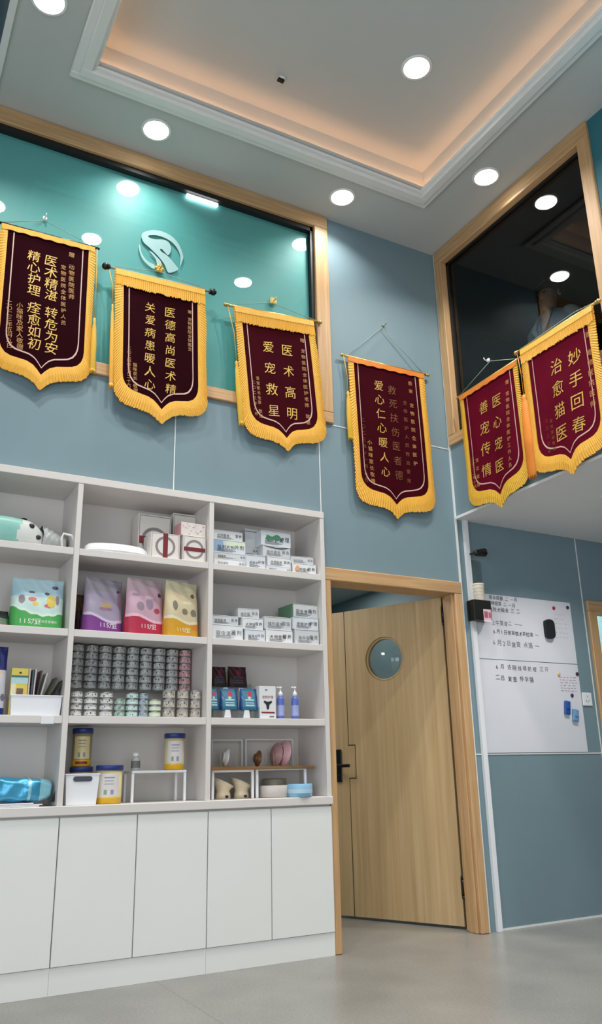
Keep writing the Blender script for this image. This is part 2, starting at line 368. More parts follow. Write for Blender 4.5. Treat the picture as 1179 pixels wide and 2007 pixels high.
mbp = flat_poly([smooth_poly([ez(*q) for q in p], 4) for p in (p1, p2, p3)], .0345)
loc(mbp, em).build('swoosh', M_DECAL, em)
mbt = MB(); line(mbt, '宠物动物医院', -2.43, 3.755, .085, .0345, 1.15); loc(mbt, em).build('lettering', M_DECAL, em)

# ------------------------------------------------------------------ dark upper window on the right wall
w2 = empty('window_2', (0, -.75, 3.07), 0, 'dark upper window with an oak frame on the right wall', 'window', None, 'structure')
y0, y1, z0, z1 = -1.509, -.013, 3.071, 4.6195
f = MB(); f.box(-.02, .06, y0, y1, H - .115, H - .001, .004); f.box(-.02, .06, y0, y1, z0, z0 + .075, .004); loc(f, w2).build('window_head_and_sill', M_WOODY, w2)
f = MB(); f.box(-.021, .06, y1 - .075, y1, z0 + .074, H - .114, .004); f.box(-.021, .06, y0, y0 + .085, z0 + .074, H - .114, .004); loc(f, w2).build('window_stile', M_WOOD, w2)
f = MB(); f.box(.03, .055, y0 + .085, y1 - .075, H - .135, H - .115); f.box(.03, .055, y1 - .10, y1 - .075, z0 + .075, H - .115); f.box(.03, .055, y0 + .085, y0 + .1, z0 + .075, H - .115); loc(f, w2).build('dark_reveal', M_DARK, w2)
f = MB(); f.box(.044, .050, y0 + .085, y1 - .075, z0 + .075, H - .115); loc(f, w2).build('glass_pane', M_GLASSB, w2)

# ------------------------------------------------------------------ downlights
def downlight(x, y, z, label, e=1.0):
    t = empty('downlight', (x, y, z), 0, label, 'ceiling light', 'round recessed downlights in the ceiling')
    MB().lathe([(.078, -.0005), (.092, -.0005), (.093, -.004), (.088, -.009), (.076, -.007)], 32, cap=False).build('trim_ring', M_TRIM, t)
    MB().lathe([(.077, -.0005), (.077, -.005), (.07, -.008), (.05, -.010), (.02, -.011), (.001, -.0112)], 32).build('lens', emis('downlight_lens', (1, .985, .95), 14), t)
    ld = bpy.data.lights.new('downlight_beam', 'AREA'); ld.shape = 'DISK'; ld.size = .14; ld.energy = DLE * e; ld.color = (1, .965, .92); ld.spread = math.radians(128)
    lo = bpy.data.objects.new('downlight_beam', ld); COL.objects.link(lo); lo.parent = t; lo.location = (0, 0, -.0125)
    return t
downlight(-2.29, -.25, H, 'round downlight in the lowered ceiling above the second banner and the teal window', .42)
downlight(-.97, -.25, H, 'round downlight in the lowered ceiling at the right end of the teal window', .42)
downlight(-.224, -.855, H, 'round downlight in the lowered ceiling beside the dark right window')
downlight(-3.05, -.83, H, 'round downlight in the lowered ceiling at the top left corner of the photo', 1.1)
downlight(-1.02, -1.19, H2, 'round downlight inside the raised ceiling tray, near its right corner')
downlight(-2.30, -1.19, H2, 'round downlight inside the raised ceiling tray at the top edge of the photo')
downlight(.6, -.84, ZS, 'round downlight in the soffit of the upper floor, beyond the right edge', .75)
for (x_, y_, z_, lb_) in ((-1.02, -2.45, H2, 'second from the wall in the right row'), (-2.3, -2.45, H2, 'second from the wall in the left row'), (-1.02, -3.7, H2, 'third from the wall in the right row'), (-2.3, -3.7, H2, 'third from the wall in the left row'), (-.224, -2.3, H, 'along the right wall, behind the first one'), (-.224, -3.7, H, 'along the right wall, above the viewer'), (-1.02, -5.4, H, 'behind the viewer on the right'), (-2.3, -5.4, H, 'behind the viewer on the left')):
    downlight(x_, y_, z_, 'unseen round downlight added for more overhead light, ' + lb_, .8)  # out of view, added to strengthen the light from overhead
sd = empty('ceiling_sensor', (-1.69, -.75, H2), 0, 'small black and white sensor on the raised ceiling tray', 'sensor')
MB().lathe([(.026, -.0005), (.026, -.01), (.02, -.022), (.004, -.026)], 20).build('housing', M_TRIM, sd)
MB().box(-.03, .012, -.022, .005, -.034, -.016, .004).build('sensor_eye', M_BLACK, sd)

# ------------------------------------------------------------------ door with porthole
d1 = empty('door_1', (-.52, .06, 0), 0, 'pale oak door with a round window standing ajar beside the shelves', 'door', None, 'structure')
DX0, DX1, DZ = -1.0605, -.0125, 2.098
f = MB(); f.box(DX0, DX1, -.022, .15, DZ - .08, DZ, .005); loc(f, d1).build('frame_head', M_WOODH, d1)
f = MB(); f.box(DX0, DX0 + .042, -.022, .15, .001, DZ - .0805, .005); loc(f, d1).build('frame_jamb', M_WOOD, d1)
f = MB(); f.box(DX1 - .062, DX1, -.022, .115, .001, DZ - .0805, .005); f.box(DX1 - .075, DX1 - .0622, .0, .08, .001, DZ - .0805, .003); loc(f, d1).build('frame_jamb', M_WOOD, d1)
hv = Vector((-.052, .152)); dv = Vector((-.353, .715)).normalized(); nv = Vector((dv.y, -dv.x))   # leaf runs along dv; nv points away from the viewer's face
LM = Matrix(((dv.x, nv.x, 0, hv.x), (dv.y, nv.y, 0, hv.y), (0, 0, 1, 0), (0, 0, 0, 1)))
def leafM(mb):
    mb.v = [tuple((LM @ Vector(v)) - d1.location) for v in mb.v]; return mb
LH0, LH1, LW, LT = .016, 2.025, .915, .04
pc, pz, pr = .462, 1.657, .152
def leaf():
    n = 48; mb = MB()
    seam = [(.78, LH0), (.78, .873), (.727, .873), (.727, 1.09), (.78, 1.09), (.78, LH1)]
    circ = [(pc + pr * math.cos(2 * PI * k / n), pz + pr * math.sin(2 * PI * k / n)) for k in range(n)]
    out = []
    for (main) in (True, False):
        bm = bmesh.new()
        if main: loop = [(.004, LH0)] + [(a - .004, b) for a, b in seam] + [(.004, LH1)]
        else: loop = [(LW, LH0), (LW, LH1)] + [(a + .002, b) for a, b in seam[::-1]]
        vs = [bm.verts.new((p[0], 0, p[1])) for p in loop]; es = [bm.edges.new((vs[i], vs[(i + 1) % len(vs)])) for i in range(len(vs))]
        if main:
            v2 = [bm.verts.new((p[0], 0, p[1])) for p in circ]; es += [bm.edges.new((v2[i], v2[(i + 1) % n])) for i in range(n)]
        bmesh.ops.triangle_fill(bm, edges=es, use_beauty=True)
        r = bmesh.ops.extrude_face_region(bm, geom=bm.faces[:])
        bmesh.ops.translate(bm, verts=[g for g in r['geom'] if isinstance(g, bmesh.types.BMVert)], vec=(0, LT, 0))
        m = MB(); m.bm(bm); out.append(m)
    return out
la, lb = leaf()
# local y: 0 is the face towards the viewer
leafo = leafM(la).build('door_leaf', M_LEAF, d1); leafM(lb).build('lock_stile', M_LEAF, leafo)
g = MB(); g.box(.7765, .7815, .0015, LT - .006, LH0 + .004, LH1 - .004); g.box(.7235, .7815, -.0006, LT - .006, .870, .876); g.box(.7235, .7815, -.0006, LT - .006, 1.087, 1.093); g.box(.7235, .7285, .0015, LT - .006, .873, 1.09)
leafM(g).build('seam', M_DARK, leafo)
ringp = MB(); ringp.v = []
RM = Matrix.Translation((pc, .012, pz)) @ Matrix.Rotation(-PI / 2, 4, 'X')
g = MB(); g.lathe([(pr - .0005, .0), (pr - .014, -.012), (pr - .014, .028), (pr - .0005, .026)], 48, M=RM, cap=False); leafM(g).build('porthole_ring', M_LEAF, leafo)
g = MB(); g.lathe([(pr - .015, .004), (pr - .015, .009)], 48, M=RM); leafM(g).build('porthole_pane', M_GLASS, leafo)
g = MB(); g.box(.836, .878, -.012, -.0005, .848, 1.065, .004); g.box(.848, .868, -.042, -.012, .945, .965, .004); g.box(.745, .868, -.054, -.038, .944, .966, .005); g.lathe([(.006, 0), (.006, .004)], 12, M=Matrix.Translation((.857, -.012, .89)) @ Matrix.Rotation(PI / 2, 4, 'X'))
leafM(g).build('handle', M_BLACK, leafo)
for hz in (1.9, .235):
    g = MB(); g.lathe([(.010, -.05), (.010, .05)], 12, c=(-.013, -.012, hz)); g.lathe([(.014, .048), (.014, .064), (.005, .07)], 12, c=(-.013, -.012, hz)); g.lathe([(.005, -.07), (.014, -.064), (.014, -.048)], 12, c=(-.013, -.012, hz)); g.box(-.004, .008, -.003, -.0004, hz - .05, hz + .05)
    leafM(g).build('hinge', M_BLACK, d1)
# room beyond the door
struct('wall_hall_back', wallbox((-2.0, 2.9, 3.2, 3.3, 0, 2.6)), M_WALL, 'blue grey wall of the room beyond the door', 'wall')
struct('wall_hall_left', wallbox((-2.1, -2.0, .36, 3.3, 0, 2.6)), M_WALL, 'left wall of the room beyond the door', 'wall')
struct('wall_hall_right', wallbox((.9, 1.0, .121, 3.2, 0, 2.6)), M_WALL, 'right wall of the room beyond the door', 'wall')
struct('ceiling_hall', wallbox((-2.1, .9, .36, 3.3, 2.6, 2.66), (-.955, .9, .121, .36, 2.6, 2.66)), M_CEIL, 'ceiling of the room beyond the door', 'ceiling')
struct('trim_hall_joint', wallbox((.2, .222, 3.19, 3.1995, .001, 2.6)), M_TRIM, 'thin white upright joint in the room beyond the door', 'trim')
hl = bpy.data.lights.new('hall_fill', 'AREA'); hl.energy = 19; hl.size = .6; hl.color = (1, .95, .88)  # unseen area light added to brighten the door leaf
ho = bpy.data.objects.new('hall_fill', hl); COL.objects.link(ho); ho.location = (-1.5, 1.15, 2.5)
hl2 = bpy.data.lights.new('hall_fill_far', 'AREA'); hl2.energy = 8; hl2.size = .5; hl2.color = (1, .96, .9)  # second unseen light, added to brighten the wall behind the porthole
ho2 = bpy.data.objects.new('hall_fill_far', hl2); COL.objects.link(ho2); ho2.location = (.35, 2.2, 2.58)

# ------------------------------------------------------------------ glazed door at the right edge
d2 = empty('door_2', (1.6, 0, 0), 0, 'oak framed glazed door at the right edge', 'door', None, 'structure')
f = MB(); f.box(1.152, 2.098, -.02, .12, 1.995, 2.073, .005); loc(f, d2).build('frame_head', M_WOODH, d2)
f = MB(); f.box(1.152, 1.235, -.02, .12, .001, 1.9945, .005); loc(f, d2).build('frame_jamb', M_WOOD, d2)
f = MB(); f.box(2.02, 2.098, -.02, .12, .001, 1.9945, .005); loc(f, d2).build('frame_jamb', M_WOOD, d2)
f = MB(); f.box(1.236, 2.019, .045, .053, .005, 1.994); loc(f, d2).build('glass_pane', M_GLASS, d2)
struct('wall_clinic', wallbox((1.001, 2.9, 1.0, 1.1, 0, 1.95)), mat('cream_paint', (236, 214, 176), .6, noise=.02), 'cream wall of the room behind the glazed door', 'wall')
struct('wall_clinic_upper', wallbox((1.001, 2.9, 1.0, 1.1, 1.9505, 2.6)), mat('pale_aqua_paint', (186, 226, 232), .6, noise=.02), 'pale aqua upper wall behind the glazed door', 'wall')
tag(wallbox((1.55, 2.1, .985, .999, 1.72, 1.86)).build('wall_sign', mat('sky_blue_sign', (70, 176, 206), .5, noise=.03)), 'small sky blue sign on the cream wall behind the glazed door', 'sign')
cl = bpy.data.lights.new('clinic_lamp', 'AREA'); cl.energy = 22; cl.size = .8; cl.color = (1, .96, .9)
co = bpy.data.objects.new('clinic_lamp', cl); COL.objects.link(co); co.location = (1.9, .5, 2.5)
struct('ceiling_clinic', wallbox((1.001, 2.9, .121, 1.1, 2.6, 2.66)), M_CEIL, 'ceiling of the room behind the glazed door', 'ceiling')

# ------------------------------------------------------------------ display shelf, worktop and base cabinets
SX = [-3.232, -2.545, -1.80, -1.062]
SB = [2.405, 2.045, 1.625, 1.203]           # board tops
ZC = .790
sh = empty('display_shelf', (-2.15, 0, ZC), 0, 'tall white open shelf unit of three columns built into the wall', 'shelf')
t = .028
DIVC = [(-3.232, -3.206), (-2.559, -2.531), (-1.814, -1.786), (-1.090, -1.062)]
for nm, (x0, x1) in zip(('side_panel', 'divider', 'divider', 'side_panel'), DIVC):
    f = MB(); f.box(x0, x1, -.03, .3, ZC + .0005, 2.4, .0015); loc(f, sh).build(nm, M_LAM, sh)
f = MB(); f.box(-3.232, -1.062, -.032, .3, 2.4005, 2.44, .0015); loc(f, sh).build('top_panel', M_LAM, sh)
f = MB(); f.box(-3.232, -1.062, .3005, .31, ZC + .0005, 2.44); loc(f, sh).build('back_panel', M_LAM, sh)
for c in range(3):
    for zb in SB[1:]:
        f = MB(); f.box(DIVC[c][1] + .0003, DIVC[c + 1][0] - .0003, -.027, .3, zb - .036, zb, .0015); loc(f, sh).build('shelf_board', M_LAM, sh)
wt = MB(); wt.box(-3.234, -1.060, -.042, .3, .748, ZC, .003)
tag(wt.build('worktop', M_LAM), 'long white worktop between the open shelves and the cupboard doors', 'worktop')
DE = [-3.232, -2.90, -2.54, -2.165, -1.795, -1.437, -1.064]
cn = ['under the left shelf column, cut by the photo edge', 'under the middle shelf column', 'under the right shelf column beside the door']
for k in range(3):
    cb = empty('base_cabinet', ((DE[2 * k] + DE[2 * k + 2]) / 2, 0, 0), 0, 'white two door floor cabinet ' + cn[k], 'cabinet', 'white floor cabinets under the worktop')
    xa, xb = DE[2 * k], DE[2 * k + 2]
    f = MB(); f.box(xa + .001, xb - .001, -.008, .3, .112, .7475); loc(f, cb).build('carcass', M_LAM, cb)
    f = MB(); f.box(xa + (.0005 if k else 0), xb - .0005, -.022, .3, .0005, .1115); loc(f, cb).build('plinth', M_LAMD, cb)
    for j in range(2):
        f = MB(); f.box(DE[2 * k + j] + .0025, DE[2 * k + j + 1] - .0025, -.030, -.0085, .114, .738, .002); loc(f, cb).build('cabinet_door', M_LAMD, cb)

# ------------------------------------------------------------------ banners
HT = [(0, 0), (.1, .028), (.2, .05), (.35, .066), (.55, .074), (.72, .082), (.85, .098), (.94, .125), (.985, .155), (1, .19)]
def hshape(t):
    t = min(1, abs(t))
    for (a, ha), (b, hb) in zip(HT, HT[1:]):
        if t <= b:
            return ha + (hb - ha) * (t - a) / (b - a)
    return HT[-1][1]
def banner(spec):
    P0 = Vector(spec['p']); onB = spec.get('B', False); w = spec['w']; L = spec['L']
    root = empty('award_banner', P0, 0, spec['label'], 'banner', 'maroon silk award banners hung in a row')
    R = (Matrix.Rotation(-PI / 2, 4, 'Z') if onB else Matrix.Identity(4)) @ Matrix.Rotation(-spec.get('tilt', 0), 4, 'Y')
    root.rotation_euler = R.to_euler()
    Ri = R.to_3x3().inverted()
    def lp(px, py):
        q = atx(px, py, P0.x) if onB else at(px, py, P0.y)
        v = Ri @ (q - P0); return (v.x, v.z)
    ph = spec.get('ph', 0)
    def wv(x, z): return .005 * math.sin(x * 11 + ph + z * 2) * min(1, -z * 2.5) + .004 * math.sin(x * 23 + ph * 2) * min(1, -z * 2) - .002
    fs, fb = spec.get('fs', .042), spec.get('fb', .085)
    wi, Li = w - fs, L - fb
    gold = spec.get('gold', M_FRINGE)
    # velvet panel, two sided
    N, K = 46, 30; mb = MB(); vs = []; fc = []
    for side in (0, 1):
        for i in range(N + 1):
            u = -1 + 2 * i / N; u = math.copysign(1 - (1 - abs(u)) ** 1.35, u); x = u * (wi + .004); zb = -(Li - hshape(u) * .95)
            for j in range(K + 1):
                z = zb * j / K; vs.append((x, wv(x, z) + (.003 if side else 0), z))
    n1 = (N + 1) * (K + 1)
    for side in (0, 1):
        for i in range(N):
            for j in range(K):
                a = side * n1 + i * (K + 1) + j; q = [a, a + 1, a + K + 2, a + K + 1]; fc.append(q if side else q[::-1])
    mb.add(vs, fc, 0, True); mb.keep = True
    cl = mb.build('cloth', spec.get('velvet', M_VELV), root)
    # outline samples shared by fringe and line
    def outline(W, LL, n=260):
        pts = []
        zs = -(LL - HT[-1][1])
        m1 = int(n * .33)
        for i in range(m1): pts.append((-W, zs * i / m1))
        m2 = n - 2 * m1
        for i in range(m2 + 1):
            u = -1 + 2 * i / m2; u = math.copysign(1 - (1 - abs(u)) ** 1.6, u)
            pts.append((W * u, -(LL - hshape(u))))
        for i in range(m1 - 1, -1, -1): pts.append((W, zs * i / m1))
        return pts
    oo = outline(w, L); oi = outline(wi - .004, Li - .006)
    vs = []; fc = []; rr = random.Random(int(ph * 10))
    for k, (a, b) in enumerate(zip(oo, oi)):
        rip = .0022 * (1 if k % 2 else -1); jag = 1 + rr.uniform(-.04, .03) + .05 * math.sin(k * .11 + ph)
        for s_ in (0, .12, .5, 1):
            x = b[0] + (a[0] - b[0]) * s_ * jag; z = b[1] + (a[1] - b[1]) * s_ * jag
            vs.append((x, wv(x, z) - .004 + rip * s_ - .003 * math.sin(s_ * PI), z))
    m = 4
    for k in range(len(oo) - 1):
        for s_ in range(m - 1):
            a = k * m + s_; fc.append([a, a + 1, a + m + 1, a + m])
    n0 = len(vs); vs2 = [(v[0], v[1] + .004, v[2]) for v in vs]; fc2 = [[i + n0 for i in f][::-1] for f in fc]
    mb = MB(); mb.add(vs + vs2, fc + fc2, 0, False); mb.build('fringe', gold, root)
    # pale line
    ia, ib = outline(wi - .034, Li - .045, 200), outline(wi - .040, Li - .053, 200)
    top = spec.get('vh', .03)
    vs = []; fc = []
    for k, (a, b) in enumerate(zip(ia, ib)):
        za, zb_ = min(a[1], -top), min(b[1], -top)
        vs += [(a[0], wv(a[0], za) - .0014, za), (b[0], wv(b[0], zb_) - .0014, zb_)]
    for k in range(len(ia) - 1): fc.append([2 * k, 2 * k + 1, 2 * k + 3, 2 * k + 2])
    MB().add(vs, fc, 0, True).build('edge_line', M_PINKL, root)
    # top band: a plain fold or a fringed valance
    mb = MB(); n = 90; vs = []; fc = []; vh = top
    rows = [0, .35, .4, 1.0] if vh > .05 else [0, .5, 1.0]
    for k in range(n + 1):
        x = -w + .004 + (2 * w - .008) * k / n; rip = .0022 * (1 if k % 2 else -1)
        for s_ in rows:
            zz = -vh * s_ * (1 + (rr.uniform(-.07, .05) if s_ == 1 and vh > .05 else .08 * math.sin(k * .5 + ph) if s_ == 1 else 0)); vs.append((x, wv(x, zz) - .009 + (rip if s_ > .38 and vh > .05 else 0) + (-.003 if s_ == .35 else 0), zz))
    m = len(rows)
    for k in range(n):
        for s_ in range(m - 1): a = k * m + s_; fc.append([a, a + 1, a + m + 1, a + m])
    n0 = len(vs); vs2 = [(v[0], v[1] + .003, v[2]) for v in vs]; fc += [[i + n0 for i in f][::-1] for f in fc]
    mb.add(vs + vs2, fc); mb.build('top_band', spec.get('band', gold), root)
    # rod and finials
    rw = spec.get('rw', w + .03)
    mb = MB(); mb.tube([(-rw, 0, .004), (rw, 0, .004)], .008, 10); rod = mb.build('rod', spec.get('rodm', M_BRASS), root)
    fr = spec.get('fr', .012)
    for s_ in (-1, 1):
        mb = MB(); mb.sphere((s_ * (rw + fr * .6), 0, .004), fr); mb.tube([(s_ * (rw - .012), 0, .004), (s_ * (rw - .004), 0, .004)], fr * .85, 10); mb.build('finial', spec.get('finm', M_BRASS), rod)
    # hanging cord
    if spec.get('apex'):
        ax = lp(*spec['apex']); cw = spec.get('cw', rw - .02); dy = .012
        mb = MB(); mb.tube([(-cw, 0, .012), (ax[0], dy, ax[1])], .0022, 6); mb.tube([(cw, 0, .012), (ax[0], dy, ax[1])], .0022, 6); mb.build('hanging_cord', spec.get('cordm', M_CORD), root)
    # tassel on a cord
    for (side, v0, v1, wd, mm) in spec.get('tassels', []):
        x = side * (w + .012); mb = MB()
        mb.tube([(side * (rw - .004), -.004, 0), (x, -.006, -v0 * .5), (x, -.006, -v0)], .0025, 6)
        mb.lathe([(.004, -v0), (wd * .55, -v0 - .012), (wd * .4, -v0 - .03), (wd * .7, -v0 - .06), (wd, -(v0 + v1) / 2), (wd * .95, -v1 + .02), (wd * .6, -v1)], 14, c=(x, -.006, 0), sy=.6)
        for q in range(14):
            a = 2 * PI * q / 14; mb.tube([(x + wd * .75 * math.cos(a), -.006 + wd * .45 * math.sin(a), -v1 + .02), (x + wd * .8 * math.cos(a), -.006 + wd * .5 * math.sin(a), -v1 - rr.uniform(0, .014))], .0025, 5)
        mb.build('tassel', mm, root)
    # gold lettering
    yf = lambda x, z: wv(x, z) - .0022
    for (txt, a, b, size, *rest) in spec['main']:
        mb = MB(); column(mb, txt, lp(*a), lp(*b), size, 0, yf, .5, .08, .04); mb.build('main_inscription', M_GOLDD if rest and rest[0] else M_GOLD, root)
    for (txt, a, b, size, *rest) in spec['small']:
        mb = MB(); column(mb, txt, lp(*a), lp(*b), size, 0, yf, .8, 0, .03); mb.build('small_inscription', M_GOLDD if rest and rest[0] else M_GOLDM, root)
    return root

banner(dict(p=(-2.818, -.03, 3.852), w=.262, L=.965, ph=.3, tilt=.02, label='leftmost maroon banner with four four-character gold text blocks, cut by the left edge', vh=.032, fs=.034, fb=.082,
    velvet=M_VELV, band=M_FRINGE, rodm=M_BLACK, finm=M_BLACK, fr=.008, rw=.275, apex=(88, 430), tassels=[(1, .46, .80, .017, M_FRINGEY)],
    main=[('医术精湛 转危为安', (100, 512), (100, 683), .074), ('精心护理 痊愈如初', (66, 503), (66, 675), .074)],
    small=[('赠', (140, 500), (140, 501), .034), ('动物医院医师', (140, 524), (140, 582), .034), ('宠物医院全体医护人员', (124, 524), (124, 633), .031), ('小猫咪及家人敬赠', (38, 600), (38, 681), .036), ('二〇二三年五月九日', (18, 594), (18, 678), .032)]))
banner(dict(p=(-2.158, -.05, 3.752), w=.282, L=.94, ph=1.2, tilt=.035, label='maroon banner with dark ball rod ends and two seven-character columns, under the emblem', vh=.105, fs=.048, fb=.085,
    velvet=M_VELV, rodm=M_CORD, finm=M_BLACK, fr=.021, rw=.325, apex=(313, 530), tassels=[(-1, .24, .76, .012, M_FRINGE)],
    main=[('医德高尚医术精', (333, 613), (334, 763), .07), ('关爱病患暖人心', (294, 603), (293, 754), .07)],
    small=[('赠 宠物医院全体医生', (371, 612), (372, 684), .026), ('猫咪家长 敬赠', (263, 717), (264, 767), .027), ('二〇二四年三月二十六日', (252, 684), (251, 764), .025)]))
banner(dict(p=(-1.389, -.035, 3.738), w=.29, L=.95, ph=2.2, tilt=.085, label='maroon banner with two four-character columns overlapping the oak edge of the teal window', vh=.11, fs=.046, fb=.085,
    velvet=M_VELV2, rw=.335, fr=.013, apex=(535, 592), tassels=[(-1, .38, .80, .02, M_FRINGEY)],
    main=[('医术高明', (562, 687), (572, 811), .085), ('爱宠救星', (525, 680), (536, 805), .085)],
    small=[('赠 宠物医院全体医护老师 致谢', (591, 668), (604, 828), .031), ('爱宠家长全家 敬赠', (504, 742), (510, 816), .027), ('二〇二三年八月', (496, 750), (500, 812), .024)]))
banner(dict(p=(-.526, -.03, 3.574), w=.318, L=1.11, ph=3.1, tilt=.02, label='maroon banner hanging from a triangle of cord on the plain wall above the door', vh=.036, fs=.044, fb=.095,
    velvet=M_VELV2, band=M_ORANGE, rw=.352, fr=.011, apex=(750, 640), cw=.31, tassels=[(-1, .26, .60, .022, M_FRINGEY)],
    main=[('救死扶伤医者德', (767, 765), (782, 931), .07, 1), ('爱心仁心暖人心', (741, 756), (755, 925), .078)],
    small=[('感谢 宠物医院全体医护', (802, 752), (812, 909), .034, 0), ('全体医护人员救治爱宠', (792, 790), (801, 942), .034, 1), ('小猫咪家长敬赠', (724, 867), (730, 943), .036), ('二〇二三年十一月八日', (711, 823), (717, 941), .032, 1)]))
banner(dict(p=(-.035, -.475, 3.376), B=True, w=.285, L=.905, ph=4.0, tilt=.015, label='maroon banner on the right wall nearest the corner, on a white hook', vh=.034, fs=.036, fb=.085,
    velvet=M_VELV3, gold=M_FRINGEY, band=M_ORANGE, rw=.305, fr=.01, apex=(957, 707), tassels=[],
    main=[('医心宠医', (974, 785), (979, 912), .092), ('善宠传情', (948, 798), (953, 921), .092)],
    small=[('赠 宠物医院全体医护工作人员', (994, 749), (1002, 912), .032), ('宠友敬赠', (935, 902), (938, 950), .032), ('二〇二二年十月', (926, 900), (931, 954), .028)]))
banner(dict(p=(-.06, -1.115, 3.41), B=True, w=.292, L=.93, ph=5.1, tilt=.0, label='maroon banner on the right wall cut by the right edge, overlapping its neighbour', vh=.1, fs=.05, fb=.085,
    velvet=M_VELV3, rw=.325, fr=.014, apex=(1120, 612), tassels=[(-1, .30, .84, .036, M_ORANGE)],
    main=[('妙手回春', (1126, 699), (1136, 832), .098), ('治愈猫医', (1091, 718), (1101, 848), .098)],
    small=[('赠 宠物医院医师', (1152, 655), (1162, 791), .04), ('爱宠家属敬赠', (1079, 825), (1085, 879), .024, 1), ('二〇二三年', (1070, 825), (1076, 885), .024, 1)]))

# hooks that carry the banners
def hook(pos, normal, r, m, label, pet=False):
    t = empty('wall_hook', pos, 0, label, 'hook')
    q = Vector(normal).to_track_quat('Z', 'Y').to_matrix().to_4x4()
    g = MB()
    if pet:
        for k in range(6): a = PI * k / 3; g.sphere(q @ Vector((r * .62 * math.cos(a), r * .62 * math.sin(a), .005)), r * .45, sc=(1, 1, 1), n=10)
        g.lathe([(r * .5, 0), (r * .5, .01), (r * .2, .014)], 14, M=q)
    else:
        bm = bmesh.new(); bmesh.ops.create_cube(bm, size=1); bmesh.ops.bevel(bm, geom=bm.edges[:], offset=.15, segments=2, affect='EDGES'); g.bm(bm, 0, q @ Matrix.Translation((0, 0, .005)) @ Matrix.Diagonal((2 * r, 2 * r, .01, 1)))
    g.build('hook_plate', m, t)
    g = MB(); n = Vector(normal); up = Vector((0, 0, 1)); p = [n * .006, n * .03 - up * .008, n * .042 - up * .002, n * .044 + up * .008]; g.tube(p, .0035, 8); g.build('hook_prong', m, t)
M_YEL = mat('yellow_plastic', (222, 176, 66), .4, noise=.1, nscale=30)
p = at(312, 527, .03); hook((p.x, .034, p.z), (0, -1, 0), .028, M_YEL, 'yellow flower shaped hook on the emblem above the second banner', True)
p = at(535, 590, .03); hook((p.x, .034, p.z), (0, -1, 0), .024, mat('pale_yellow_plastic', (214, 186, 92), .4, noise=.15, nscale=40), 'square yellow hook on the teal glass above the third banner')
p = at(750, 638, 0); hook((p.x, -.001, p.z), (0, -1, 0), .011, M_CORD, 'tiny clear hook at the top of the fourth banner cord')
p = at(88, 428, .03); hook((p.x, .034, p.z), (0, -1, 0), .012, M_PLASTIC, 'small clear hook on the teal glass above the leftmost banner')
p = atx(957, 706, .04); hook((.042, p.y, p.z), (-1, 0, 0), .012, M_PLASTIC, 'small white hook on the dark window above the corner banner')

